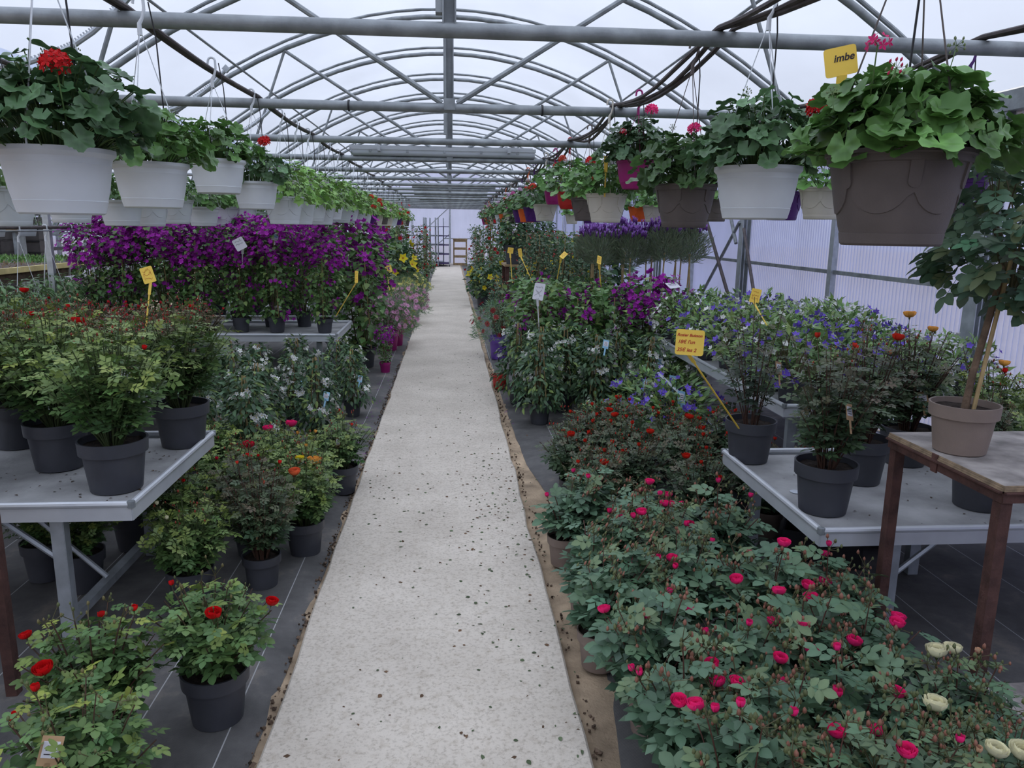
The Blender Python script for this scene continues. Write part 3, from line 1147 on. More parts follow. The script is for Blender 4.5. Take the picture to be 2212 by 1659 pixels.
def plant(pr, name, label, cat, loc, rz=None, sc=1.0, pot=('dark', .1, .18), heads=(), group=None, card=None, lean=(0, 0)):
    """one potted plant: pot, soil, foliage (or single leaves), stems, flower heads"""
    rz = random.uniform(0, 6.28) if rz is None else rz
    t = thing(name, label, cat, loc, rz, group)
    if sc != 1.0:
        t.scale = (sc,) * 3
    z0 = 0
    if pot:
        pm_, sm = pot_meshes(*pot)
        p = link('pot', pm_, t)
        link('soil', sm, p)
        z0 = pot[2] * .86
    # lean: plants that grow over to one side are sheared away from the pot axis
    lx, ly = (lean[0] * math.cos(rz) + lean[1] * math.sin(rz), -lean[0] * math.sin(rz) + lean[1] * math.cos(rz))
    SH = Matrix(((1, 0, lx / .3, 0), (0, 1, ly / .3, 0), (0, 0, 1, 0), (0, 0, 0, 1)))
    for nm, me, kind in pr['parts']:
        if lean != (0, 0):
            me = me.copy()
            me.transform(SH)
        o = link(nm, me, t, (0, 0, z0))
        if kind:
            o['kind'] = kind
    for m, me in pr['leaves']:
        o = link('leaf', me, t)
        p_ = SH @ m.translation
        o.matrix_local = Matrix.Translation((0, 0, z0)) @ Matrix.Translation(p_ - m.translation) @ m
    for (ti, me, s) in heads:
        p, d = pr['tips'][ti % len(pr['tips'])]
        q = Vector(d * .4 + np.array([0, 0, .8])).to_track_quat('Z', 'Y')
        o = link('flower', me, t, SH @ Vector(p) + Vector((0, 0, z0 + s * .9)))
        o.rotation_euler = q.to_euler()
        o.scale = (s,) * 3
    if card:
        kind, cx, cy, cz, ca = card
        o = link('care_tag', card_mesh(kind), t, (cx * math.cos(-rz) - cy * math.sin(-rz), cx * math.sin(-rz) + cy * math.cos(-rz), z0 + cz), (-.35, .25 * (1 if ca > 0 else -1), ca - rz))
    return t


# colours of petals and leaves (linear)
RED, PINK, CRIM, CORAL = (.62, .008, .010), (.86, .028, .20), (.66, .006, .05), (.75, .06, .035)
PEACH, CREAM, WHITE, YELLOW = (.85, .42, .09), (.80, .76, .52), (.80, .80, .76), (.85, .68, .03)
PURP, LILAC, BLUE, MPINK = (.38, .022, .38), (.28, .10, .50), (.19, .11, .62), (.80, .38, .62)
G_ROSE, G_PINK, G_DARK, G_MID, G_BRIGHT, G_LAV = (.095, .180, .062), (.105, .190, .112), (.070, .125, .062), (.105, .195, .060), (.16, .29, .07), (.19, .235, .15)
Y_ROSE, Y_RED, Y_LIGHT = (.30, .35, .07), (.125, .07, .042), (.26, .35, .09)

ROSE_L = [rose_proto(10 + i, .34, .21, 26, 9, .074, G_ROSE, Y_ROSE, i < 3, (.20, .17, .07), 10, 4) for i in range(3)]
ROSE_L2 = [rose_proto(20 + i, .34, .22, 38, 12, .070, G_ROSE, Y_ROSE, False, (.30, .05, .03), 12, 4, (.09, .12, .05)) for i in range(3)]
ROSE_T = [rose_proto(25 + i, .50, .28, 50, 14, .078, G_ROSE, Y_ROSE, False, (.30, .05, .03), 12, 4, (.09, .12, .05)) for i in range(3)]
ROSE_P = [rose_proto(30 + i, .36, .20, 15, 7, .115, G_PINK, (0.202, 0.232, 0.085), True, (.34, .15, .10), 11, 8, (.13, .06, .045), 1.35, 8) for i in range(3)]
ROSE_P2 = [rose_proto(40 + i, .36, .20, 26, 10, .100, G_PINK, (0.202, 0.232, 0.085), False, (.34, .15, .10), 11, 8, (.13, .06, .045), 1.35, 8) for i in range(2)]
ROSE_D = [rose_proto(50 + i, .36, .22, 34, 11, .078, G_DARK, Y_RED, False, (.40, .03, .015), 16, 6) for i in range(3)]
ROSE_B = [rose_proto(60 + i, .26, .18, 26, 8, .06, (0.132, 0.147, 0.070), (.22, .13, .07), False, (.55, .04, .05), 20, 2.5) for i in range(3)]
ROSE_M = [rose_proto(70 + i, .52, .205, 36, 13, .076, (.085, .140, .070), Y_RED, False, (.35, .05, .02), 8, 4.5) for i in range(3)]

colm = lambda R: (lambda t: R * (1 - .55 * (2 * t - .9) ** 2) * (1 if t < .93 else .7))
cone = lambda R: (lambda t: R * (1.0 - .62 * t ** 1.3) * (.75 + .25 * min(1, t * 6)))
dome = lambda R: (lambda t: R * math.sqrt(max(0, 1 - (t * .98) ** 2)) * (.8 + .2 * min(1, t * 5)))
ball = lambda R: (lambda t: R * math.sqrt(max(.02, 1 - (2 * t - 1) ** 2)))

BOUG_F = [bush_proto(100 + i, .92, lambda t: .19 * (.62 + .7 * t) * (1 if t < .9 else .75), 620, HEART, .050, G_MID, Y_LIGHT, [('blossoms', FL5W, 80, 6, .024, PURP, None, .58, 1.0, .028), ('lower_blossoms', FL5W, 9, 5, .02, PURP, None, .0, .5, .025)], (1, .78), .35) for i in range(3)]
BOUG_G = [bush_proto(110 + i, .86, lambda t: .20 * (.75 + .4 * t) * (1 if t < .9 else .8), 680, HEART, .054, (0.116, 0.217, 0.070), (0.264, 0.357, 0.101), [('blossoms', FL5W, 8, 8, .024, PURP, None, .45, 1.0, .026)], (1, .78), .35) for i in range(3)]
SOLA = [bush_proto(120 + i, .56, cone(.19), 700, LANCE, .056, (.070, .128, .062), Y_LIGHT, [('flower_clusters', FL5, 10 + 2 * i, 9, .019, (.86, .86, .84), (.7, .6, .1), .3, 1.0, .017)], (3, .54), .45) for i in range(3)]
MAND = [bush_proto(130 + i, 1.45, lambda t: .23 * (.75 + .45 * math.sin(t * 5.2 + i)) * (1 if t < .92 else .6), 620, OVAL_L, .07, (0.078, 0.147, 0.062), Y_LIGHT, [('flowers', FL5W, 20, 1, .045, (.46, .006, .01) if i < 2 else (.75, .72, .68), None, .1, 1, .03)], (3, 1.4), .4) for i in range(3)]
MARG = {'pink': bush_proto(140, .30, dome(.23), 1500, NEEDLE, .055, (0.139, 0.232, 0.109), Y_LIGHT, [('daisies', DAISY, 95, 1, .027, MPINK, (.45, .12, .2), .25, 1, .025)], None, -.3),
        'yellow': bush_proto(141, .30, dome(.25), 1500, NEEDLE, .055, (0.155, 0.248, 0.116), Y_LIGHT, [('daisies', DAISY, 130, 1, .026, (.86, .80, .26), (.75, .5, .03), .25, 1, .025)], None, -.3),
        'red': bush_proto(142, .30, dome(.22), 1300, NEEDLE, .055, (0.132, 0.232, 0.124), Y_LIGHT, [('daisies', DAISY, 26, 1, .025, (.34, .008, .02), (.2, .03, .02), .2, 1, .05)], None, -.3)}
HIBI = {'yellow': bush_proto(150, .46, ball(.25), 420, HEART, .07, (0.059, 0.116, 0.056), Y_LIGHT, [('flowers', FL5W, 7, 1, .062, YELLOW, (.5, .03, .02), .35, 1, .03)], None, .3),
        'plain': bush_proto(151, .46, ball(.25), 430, HEART, .07, (0.062, 0.124, 0.056), Y_LIGHT, [('flowers', FL5W, 2, 1, .05, YELLOW, (.5, .03, .02), .6, 1, .03)], None, .3),
        'red': bush_proto(152, .46, ball(.25), 420, HEART, .07, (0.065, 0.132, 0.056), Y_LIGHT, [('flowers', FL5W, 6, 1, .055, RED, (.6, .4, .03), .35, 1, .03)], None, .3)}
FUCH = [bush_proto(160 + i, .72, cone(.17), 520, OVAL_L, .042, (0.085, 0.155, 0.078), (0.264, 0.232, 0.109), [('flowers', LANCE, 22, 1, .032, (.58, .07, .07), None, .05, 1, .02)], (1, .7), .5) for i in range(2)]
BEDD = {'blue': bush_proto(170, .26, dome(.20), 380, LANCE_L, .05, (0.155, 0.264, 0.093), Y_LIGHT, [('flowers', FL5W, 48, 1, .019, BLUE, (.5, .45, .25), .1, 1, .03)], None, -.4),
        'mixed': bush_proto(171, .26, dome(.20), 380, LANCE_L, .05, (0.186, 0.295, 0.101), Y_LIGHT, [('flowers', FL5W, 26, 1, .019, BLUE, None, .1, 1, .03), ('white_flowers', FL5W, 22, 1, .018, WHITE, None, .1, 1, .03)], None, -.4),
        'white': bush_proto(172, .26, dome(.20), 380, LANCE_L, .05, (0.171, 0.279, 0.093), Y_LIGHT, [('flowers', FL5W, 40, 1, .019, WHITE, None, .1, 1, .03)], None, -.4)}
MOUND = bush_proto(180, .26, dome(.24), 520, LANCE_L, .065, (0.116, 0.217, 0.093), Y_LIGHT, [], None, -.2)


def lavender(seed):
    rng = np.random.RandomState(seed)
    H, th = .34, .47
    P, N, t = blob_pts(rng, 1250, H, ball(.168), .6)
    D = nrm(N * .8 + np.array([0, 0, .8]) + rng.normal(0, .3, P.shape))
    b = B()
    b.scatter(NEEDLE, P + [0, 0, th], D, N, .075 * rng.uniform(.6, 1.3, len(P)), tint(rng, len(P), G_LAV, (.24, .30, .17)))
    pr = {'parts': [('foliage', b.mesh('foliage', LEAF), 'stuff')], 'leaves': [], 'tips': []}
    b = B()
    for k in range(2):
        b.tube([[.006 * k, 0, 0], [.012 * math.sin(k * 3 + seed), .01, th * .5], [.01 * k, 0, th + .1]], .0075, 6)
    pr['parts'].append(('trunk', b.mesh('trunk', CANE, True, False), None))
    b = B()
    for k in range(48):
        a, r = k * 2.4, .145 * math.sqrt(k / 48)
        z0 = th + H * .5 + .16 * math.sqrt(max(0, 1 - (r / .185) ** 2))
        z1 = z0 + rng.uniform(.01, .10)
        x, y = r * math.cos(a), r * math.sin(a)
        ox, oy = x * 1.12, y * 1.12
        b.tube([[x, y, z0 - .03], [ox, oy, z1]], .0014, 3, (.10, .13, .07), caps=False)
        cc = (.13, .04, .22)
        b.lathe([(0, z1), (.010, z1 + .008), (.010, z1 + .034), (0, z1 + .042)], 5, cc, c=(ox, oy, 0))
        for q in range(3):
            an = q * 2.1 + k
            b.add([[ox, oy, z1 + .036], [ox + .013 * math.cos(an), oy + .013 * math.sin(an), z1 + .052], [ox + .016 * math.cos(an + .6), oy + .016 * math.sin(an + .6), z1 + .070], [ox + .004 * math.cos(an + 1), oy, z1 + .056]], np.array([[0, 1, 2, 3]]), (.42, .20, .66))
    pr['parts'].append(('flower_spikes', b.mesh('flower_spikes', PETAL), 'stuff'))
    return pr


LAV = [lavender(3), lavender(8)]


# ------------------------------------------------------------------ hanging baskets
def hang_pot(style, color, D):
    key = ('hang', style, color, round(D, 3))
    if key in MESH:
        return MESH[key]
    R = D / 2
    n = 64 if style == 'swag' else 40
    a = np.arange(n) * 2 * PI / n
    b = B()
    if style == 'plain':
        h = D * .60
        prof = [(0, .004), (R * .66, .004), (R * .70, 0), (R * .745, .004), (R * .80, h * .20), (R * .803, h * .205), (R * .795, h * .215), (R * .85, h * .40), (R * .915, h * .76), (R * .918, h * .765), (R * .912, h * .78), (R * .935, h * .86), (R * .99, h * .905), (R * 1.01, h * .93), (R * 1.01, h), (R * .95, h), (R * .90, h * .86), (R * .78, h * .4)]
        b.lathe(prof, n)
    elif style == 'bell':
        h = D * .70
        prof = [(0, .004), (R * .60, .004), (R * .64, 0), (R * .68, .006), (R * .78, h * .22), (R * .80, h * .23), (R * .9, h * .55), (R * .955, h * .9), (R * 1.0, h * .91), (R * 1.01, h), (R * .93, h), (R * .88, h * .8), (R * .72, h * .35)]
        b.lathe(prof, n)
    else:
        h = D * .68
        ns = 6
        q = (a * ns / (2 * PI)) % 1.0
        zs = h * (.66 - .33 * np.sqrt(np.maximum(0, 1 - (2 * q - 1) ** 2)))
        rad = lambda z: R * (.67 + .27 * (np.asarray(z) / h) ** .75)
        rows = []
        full = lambda r, z: (np.full(n, r), np.full(n, z))
        rows += [full(0, .004), full(R * .63, .004), full(R * .68, 0), full(R * .71, .005), full(R * .73, h * .13), full(R * .722, h * .135)]
        for f in (.33, .66):
            z = h * .135 + (zs - h * .135) * f
            rows.append((rad(z), z))
        rows.append((rad(zs), zs))
        rows.append((rad(zs) + .0035, zs + .0015))
        for f in (.4, .8):
            z = zs + (h * .86 - zs) * f
            rows.append((rad(z) + .0035, z))
        rows += [full(rad(h * .86) + .004, h * .86), full(R * .985, h * .87), full(R * .995, h * .94), full(R * 1.03, h * .955), full(R * 1.03, h), full(R * .96, h), full(R * .90, h * .84), full(R * .74, h * .35)]
        V = np.concatenate([np.stack([r * np.cos(a), r * np.sin(a), z], -1) for r, z in rows])
        i = np.arange(len(rows) - 1)[:, None] * n
        j = np.arange(n)[None]
        b.add(V, np.stack([i + j, i + (j + 1) % n, i + n + (j + 1) % n, i + n + j], -1).reshape(-1, 4))
        for k in range(ns):
            an = 2 * PI * k / ns
            rz_ = Matrix.Rotation(an, 3, 'Z')
            wv_, zb_ = R * .085, h * .66
            V = []
            for lay in (-.004, .0035):
                for u in np.linspace(0, PI, 7):
                    zz_ = zb_ - wv_ * math.sin(u)
                    V.append([float(rad(zz_)) + .0035 + lay, wv_ * math.cos(u), zz_])
                V += [[float(rad(h * .88)) + .0045 + lay, -wv_, h * .88], [float(rad(h * .88)) + .0045 + lay, wv_, h * .88]]
            V = np.array(V) @ np.array(rz_).T
            F = [[list(range(9, 18))]] + [[[q_, (q_ + 1) % 9, 9 + (q_ + 1) % 9, 9 + q_]] for q_ in range(9)]
            b.add(V, [np.array(f) for f in F])
    me = b.mesh('pot', POTC[color], style != 'x', False)
    rng = np.random.RandomState(2)
    b = B()
    V = [[0, 0, h * .88]] + [[R * .9 * f * math.cos(t_), R * .9 * f * math.sin(t_), h * .87 + rng.normal(0, .004)] for f in (.5, 1) for t_ in np.arange(16) * PI / 8]
    F3 = [[0, 1 + j, 1 + (j + 1) % 16] for j in range(16)]
    F4 = [[1 + j, 17 + j, 17 + (j + 1) % 16, 1 + (j + 1) % 16] for j in range(16)]
    b.add(V, [np.array(F3), np.array(F4)])
    MESH[key] = (me, b.mesh('soil', SOIL, True, False), h)
    return MESH[key]


def ger_frames(rng, n, R, Hm, ls, droop):
    O, D, U, Sc = [], [], [], []
    for i in range(n):
        layer = 1.0 if i < n * .68 else .72
        cp = 1 - .90 * ((i * .618034) % 1.0)
        ph = math.acos(max(-1, cp))
        a = i * 2.399963 * 1.7 + rng.normal(0, .25)
        q = layer * rng.uniform(.86, 1.10)
        ca, sa, sp = math.cos(a), math.sin(a), math.sin(ph)
        O.append([R * q * sp * ca, R * q * sp * sa, Hm * q * cp + .055 - droop * sp ** 4])
        D.append(np.array([cp * ca + .35 * ca, cp * sa + .35 * sa, -sp * .55]) + rng.normal(0, .30, 3))
        U.append(np.array([sp * ca, sp * sa, .45 + .55 * cp]) + rng.normal(0, .32, 3))
        Sc.append(ls * rng.uniform(.55, 1.12))
    return np.array(O), np.array(D), np.array(U), np.array(Sc)


GERC = {}


def basket(label, x, y, zr, D, style, color, n=60, R=.2, Hm=.17, ls=.042, seed=1, single=False, leaf='ger', green=(.058, .125, .04), heads=(), buds=(), hook=None, droop=.05, name='hanging_basket', group=None, rz=0.0, top=None, drip=True, strands=3):
    me, so, h = hang_pot(style, color, D)
    t = thing(name, label, 'hanging basket', (x, y, zr - h), rz, group)
    p = link('pot', me, t)
    link('soil', so, p)
    Rr = D / 2
    top = (GUT + .043 if top is None else top) - (zr - h)          # pipe height in basket space
    ap = top - .115
    hk = POTC[hook or color]
    for k in range(strands):
        a = 2 * PI * k / strands + .5
        B().tube([[Rr * .985 * math.cos(a), Rr * .985 * math.sin(a), h * .93], [Rr * .99 * math.cos(a), Rr * .99 * math.sin(a), h * 1.06], [.006 * math.cos(a), .006 * math.sin(a), ap]], [.004, .0022, .0018], 5).obj('strand', hk, t, True)
    P = [[0, 0, ap - .005], [0, 0, ap + .035], [.012, 0, ap + .055], [.02, 0, ap + .085]]
    for q in np.linspace(-.25, PI, 8):
        P.append([.018 * math.cos(q) + .002, 0, top + .004 + .018 * math.sin(q)])
    P.append([-.018, 0, top - .012])
    B().tube(P, [.009, .008, .006] + [.0058] * 9 + [.005], 7).obj('hook', hk, t, True)
    if drip:
        B().tube([[.03, .02, top], [.045, .03, top - .12], [.05, .05, h + .10], [.04, .06, h * .9]], .0028, 5).obj('drip_tube', BLACK, t, True)
    rng = np.random.RandomState(seed)
    z0 = h * .9
    if single:
        fr = ger_frames(rng, n, R, Hm, ls, droop)
        key = ('gl', leaf, green)
        if key not in MESH:
            MESH[key] = []
            for q in range(6):
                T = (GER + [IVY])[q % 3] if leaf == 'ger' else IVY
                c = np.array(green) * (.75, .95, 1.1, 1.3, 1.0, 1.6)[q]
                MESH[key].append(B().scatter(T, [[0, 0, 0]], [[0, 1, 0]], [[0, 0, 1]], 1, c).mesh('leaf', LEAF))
        for i in range(n):
            Y = nrm(fr[1][i])
            X = nrm(np.cross(Y, fr[2][i]))
            Z = np.cross(X, Y)
            m = Matrix.Translation(fr[0][i] + [0, 0, z0]) @ Matrix(np.stack([X, Y, Z], 1).tolist()).to_4x4() @ Matrix.Scale(fr[3][i], 4)
            o = link('leaf', MESH[key][rng.randint(0, 6)], t)
            o.matrix_local = m
        b = B()
        for i in range(n):
            e = fr[0][i]
            b.tube([[e[0] * .25, e[1] * .25, -.03], [e[0] * .7, e[1] * .7, e[2] * .7], e], .002, 3, (.11, .18, .06), caps=False)
        link('stems', b.mesh('stems', LEAF), t, (0, 0, z0))
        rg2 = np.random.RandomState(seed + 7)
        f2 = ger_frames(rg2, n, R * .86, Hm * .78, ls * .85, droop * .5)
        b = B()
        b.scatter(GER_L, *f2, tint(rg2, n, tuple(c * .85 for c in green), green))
        link('inner_foliage', b.mesh('inner_foliage', LEAF), t, (0, 0, z0))['kind'] = 'stuff'
    else:
        key = ('gf', leaf, green, n, round(R, 2), round(Hm, 2), seed % 4)
        if key not in GERC:
            rg = np.random.RandomState(seed % 4 + 50)
            n = int(n * 1.7)
            fr = ger_frames(rg, n, R, Hm, ls, droop)
            T = GER_L if leaf == 'ger' else IVY_L if leaf == 'ivy' else LANCE_L
            b = B()
            b.scatter(T, *fr, tint(rg, n, green, tuple(c * 1.6 for c in green)))
            for i in range(0, n, 4):
                b.tube([[0, 0, -.03], fr[0][i]], .0018, 3, (.11, .18, .06), caps=False)
            GERC[key] = b.mesh('foliage', LEAF)
        o = link('foliage', GERC[key], t, (0, 0, z0))
        o['kind'] = 'stuff'
    for (fx, fy, fz, me_, s) in heads:
        o = link('flower', me_, t, (fx, fy, z0 + fz), (rng.normal(0, .15), rng.normal(0, .15), rng.rand() * 6), s)
    for (fx, fy, fz, me_, s) in buds:
        o = link('flower_bud', me_, t, (fx, fy, z0 + fz), (rng.normal(0, .2), rng.normal(0, .2), rng.rand() * 6), s)
    return t


G_GER = (.102, .215, .054)
G_GERD = (.080, .160, .066)
G_IVYG = (.16, .29, .07)
UR, UP, UW, UL, US = umbel(CORAL if False else RED, 26, 1), umbel(PINK, 26, 2), umbel((.75, .70, .72), 20, 3), umbel((.60, .42, .58), 22, 4), umbel((.62, .06, .03), 22, 5)
BUDG, BUDP = umbel_budding((.16, .2, .09)), umbel_budding((.5, .01, .07))


# ------------------------------------------------------------------ furniture
def bench(label, x0, x1, y0, y1, z, legs, brace_side=1, lower=True):
    t = thing('growing_bench', label, 'bench', (0, 0, 0), 0, 'white metal growing benches')
    B().box(((x0 + x1) / 2, (y0 + y1) / 2, z - .045), (x1 - x0 - .02, y1 - y0 - .02, .03)).obj('top', BENCH, t)
    zz = z - .012
    for (a, c) in (((x0, y0), (x1, y0)), ((x1, y0), (x1, y1)), ((x1, y1), (x0, y1)), ((x0, y1), (x0, y0))):
        b = B()
        b.tube([[*a, zz], [*c, zz]], .013, 10)
        mx, my = (a[0] + c[0]) / 2, (a[1] + c[1]) / 2
        L = math.hypot(c[0] - a[0], c[1] - a[1])
        d = (L, .008, .055) if abs(a[1] - c[1]) < .01 else (.008, L, .055)
        b.box((mx, my, zz - .036), d)
        b.obj('rim', ALU, t, False)
    for (px, py) in ((x0, y0), (x1, y0), (x1, y1), (x0, y1)):
        B().lathe([(0, -.016), (.0145, -.012), (.0155, 0), (.0145, .012), (0, .016)], 10, c=(px, py, zz)).obj('corner_cap', STEEL, t, True)
    for (lx, ly) in legs:
        b = B()
        h = z - .06
        b.box((lx, ly, h / 2), (.045, .006, h)).box((lx + .022, ly + .018, h / 2), (.006, .04, h)).box((lx - .022, ly + .018, h / 2), (.006, .04, h))
        b.obj('leg', STEEL_L, t)
        s = brace_side
        B().tube([[lx, ly + .02, z - .26], [lx - s * .24, ly + .02, z - .06]], .011, 6).obj('brace', STEEL_L, t, True)
    if lower:
        xs = sorted(set(l[0] for l in legs))
        for lx in xs:
            yy = sorted(l[1] for l in legs if l[0] == lx)
            if len(yy) > 1:
                B().box((lx, (yy[0] + yy[-1]) / 2, .10), (.04, yy[-1] - yy[0], .035)).obj('lower_rail', STEEL_L, t)
                B().tube([[lx - .42, (yy[0] + yy[-1]) / 2, z - .1], [lx, yy[0] + .35, .12]], .011, 6).obj('brace', STEEL_L, t, True)
    return t


bench('white metal bench with dark rose pots beside the front red roses', -3.2, -1.17, 2.76, 3.75, .60, [(-1.46, 2.80), (-1.46, 3.62), (-2.9, 2.80), (-2.9, 3.62)])
bench('white metal bench crowded with low red-budded roses', -3.4, -1.88, 4.25, 6.55, .60, [(-2.05, 4.4), (-2.05, 6.4), (-3.2, 4.4), (-3.2, 6.4)])
bench('white metal bench holding the front purple bougainvilleas, its corner clear', -3.4, -1.07, 7.25, 8.30, .60, [(-1.25, 7.35), (-1.25, 8.2), (-3.2, 7.35), (-3.2, 8.2)])
bench('white metal bench holding bougainvilleas behind the front purple ones', -3.4, -1.25, 8.75, 10.3, .60, [(-1.4, 8.9), (-1.4, 10.2), (-3.2, 8.9), (-3.2, 10.2)])
bench('white metal bench with rose pots beside the rusty table', 1.40, 3.1, 2.625, 3.68, .50, [(1.75, 2.70), (1.55, 3.58), (2.19, 3.22), (2.9, 2.70)], -1, False)
bench('white metal bench of blue flowers along the corrugated wall', 1.85, 3.30, 4.0, 6.9, .66, [(1.95, 4.1), (1.95, 6.8), (3.2, 4.1), (3.2, 6.8)], -1)
bench('white metal bench of lavender standards by the wall', 1.55, 3.2, 7.9, 9.3, .66, [(1.7, 8.0), (1.7, 9.2), (3.1, 8.0), (3.1, 9.2)], -1)


def rust_table(label, x0, x1, y0, y1, z, legs):
    t = thing('work_table', label, 'table', (0, 0, 0), 0, 'rusty steel tables with plywood tops')
    tp = B().box(((x0 + x1) / 2, (y0 + y1) / 2, z - .009), (x1 - x0, y1 - y0, .018)).obj('top', PLY, t)
    for k in range(3):
        b = B()
        zz = z - .003 - .006 * k
        e = .002 + .002 * ((k * 7) % 3)
        b.box((x0 - e / 2, (y0 + y1) / 2, zz), (e, y1 - y0, .005)).box(((x0 + x1) / 2, y0 - e / 2, zz), (x1 - x0, e, .005)).box((x1 + e / 2, (y0 + y1) / 2, zz), (e, y1 - y0, .005))
        b.obj('edge_ply', PLYEDGE, tp)
    zf = z - .018
    for (a, c) in (((x0, y0), (x1, y0)), ((x1, y0), (x1, y1)), ((x1, y1), (x0, y1)), ((x0, y1), (x0, y0))):
        mx, my = (a[0] + c[0]) / 2, (a[1] + c[1]) / 2
        L = math.hypot(c[0] - a[0], c[1] - a[1])
        hz = abs(a[1] - c[1]) < .01
        b = B()
        b.box((mx, my, zf - .018), (L, .005, .036) if hz else (.005, L, .036)).box((mx, my, zf - .003), (L, .03, .005) if hz else (.03, L, .005))
        b.obj('frame_rail', RUST, t)
    B().box((x0 - .004, (y0 + y1) / 2 + .02, zf - .012), (.006, .03, .06)).obj('tab', RUST, t)
    for lx, ly in legs:
        B().box((lx, ly, (zf - .02) / 2), (.036, .036, zf - .02)).obj('leg', RUST, t)
    return t


rust_table('rusty steel table with weathered plywood top carrying the rose tree', 1.60, 2.75, 1.99, 2.58, .885, [(1.625, 2.56), (1.622, 2.015), (2.7, 2.56), (2.7, 2.03)])
rust_table('rusty steel table at the picture edge before the bench, one leg showing', -2.6, -1.50, 1.95, 2.52, .885, [(-1.50, 2.49), (-1.9, 1.98), (-2.58, 2.5), (-2.58, 1.98)])
tag(B().box((2.02, 1.97, .14), (.56, .34, .018), Matrix.Rotation(.05, 3, 'Z')).box((2.02, 1.97, .065), (.4, .05, .13)).box((1.85, 1.97, .065), (.05, .28, .13)).obj('plywood_board', PLY), 'pale plywood board low on the floor behind the cream roses', 'board')

# ------------------------------------------------------------------ price signs and labels
YM = {}


def price_sign(label, base, plate, w, h, face=(0, -1, .1), spin=0.0, lines=(), card=YEL, ink=REDINK, stick=True, thick=.002, scrib=3):
    """card plate on a long stick: plate centre, stick foot"""
    t = thing('price_sign', label, 'price sign', base, 0, 'price signs')
    P = Vector(plate) - Vector(base)
    z = Vector(face).normalized()
    up = (Vector((0, 0, 1)) - z * z.z).normalized()
    x = up.cross(z)
    R = Matrix((x, up, z)).transposed().to_4x4() @ Matrix.Rotation(spin, 4, 'Z')
    b = B()
    k, rc = [], min(w, h) * .1
    for cx_, cy_, a0 in ((w / 2 - rc, h / 2 - rc, 0), (-w / 2 + rc, h / 2 - rc, PI / 2), (-w / 2 + rc, -h / 2 + rc, PI), (w / 2 - rc, -h / 2 + rc, 1.5 * PI)):
        for q in range(4):
            k.append((cx_ + rc * math.cos(a0 + q * PI / 6), cy_ + rc * math.sin(a0 + q * PI / 6)))
    n = len(k)
    V = [[p[0], p[1], s] for s in (-thick / 2, thick / 2) for p in k]
    b.add(V, [np.array([list(range(n))[::-1]]), np.array([list(range(n, 2 * n))]), np.array([[i, (i + 1) % n, n + (i + 1) % n, n + i] for i in range(n)])])
    o = b.obj('plate', card, t)
    o.matrix_local = Matrix.Translation(P) @ R
    for i, (txt, sz, px, py) in enumerate(lines):
        cu = bpy.data.curves.new('lettering', 'FONT')
        cu.body = txt
        cu.size = sz
        cu.shear = .25
        cu.extrude = .0003
        cu.offset = .0004
        cu.materials.append(ink)
        tmp = bpy.data.objects.new('lettering', cu)
        C.objects.link(tmp)
        me = bpy.data.meshes.new_from_object(tmp.evaluated_get(bpy.context.evaluated_depsgraph_get()))
        bpy.data.objects.remove(tmp)
        me.materials.clear()
        me.materials.append(ink)
        link('lettering', me, o, (px, py, thick / 2 + .0006))
    if not lines and scrib:
        b = B()
        r = np.random.RandomState(int(abs(plate[0]) * 1000) % 999)
        for i in range(scrib):
            yy = h * (.26 - .24 * i)
            xs = np.linspace(-w * .34, w * (.2 + .14 * r.rand()), 12)
            b.tube([[q, yy + h * .06 * r.normal(), thick / 2 + .0006] for q in xs], w * .012, 3)
        b.obj('scribble', ink, o)
    if stick:
        lowp = Vector((P.x, P.y, P.z)) - (R.to_3x3() @ Vector((0, 1, 0))) * h * .48
        a = np.array(lowp)
        d = np.array(-lowp)
        L = np.linalg.norm(d)
        q = Vector(d).to_track_quat('Z', 'Y')
        s = B()
        s.box((0, 0, L / 2), (.009, .0035, L)).box((0, 0, .03), (.022, .003, .06))
        so = s.obj('stick', card, t)
        so.location = lowp
        so.rotation_euler = q.to_euler()
    return t


# ------------------------------------------------------------------ roses on the floor and bench, path's west side
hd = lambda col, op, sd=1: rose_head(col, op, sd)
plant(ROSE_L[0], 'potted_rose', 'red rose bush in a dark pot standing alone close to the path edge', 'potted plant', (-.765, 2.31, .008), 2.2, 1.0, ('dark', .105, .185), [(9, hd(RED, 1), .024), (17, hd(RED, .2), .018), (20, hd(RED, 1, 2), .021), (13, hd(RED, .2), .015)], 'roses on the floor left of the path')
plant(ROSE_L[1], 'potted_rose', 'red rose bush between the lone potted rose and the rusty table leg', 'potted plant', (-1.04, 2.10, .008), .4, 1.0, ('dark', .1, .17), [(12, hd(RED, 1, 2), .026), (19, hd(RED, .2), .02), (8, hd(RED, .2), .016), (22, hd(RED, 1), .018)], 'roses on the floor left of the path')
plant(ROSE_L[2], 'potted_rose', 'yellow-green tipped rose bush cut off by the bottom edge of the picture', 'potted plant', (-.90, 1.70, .008), 1.1, 1.0, ('dark', .1, .17), [(14, hd(RED, .2), .02), (20, hd(RED, 1), .018), (6, hd(RED, .2), .018)], 'roses on the floor left of the path', ('brown', -.02, -.12, .2, .2))
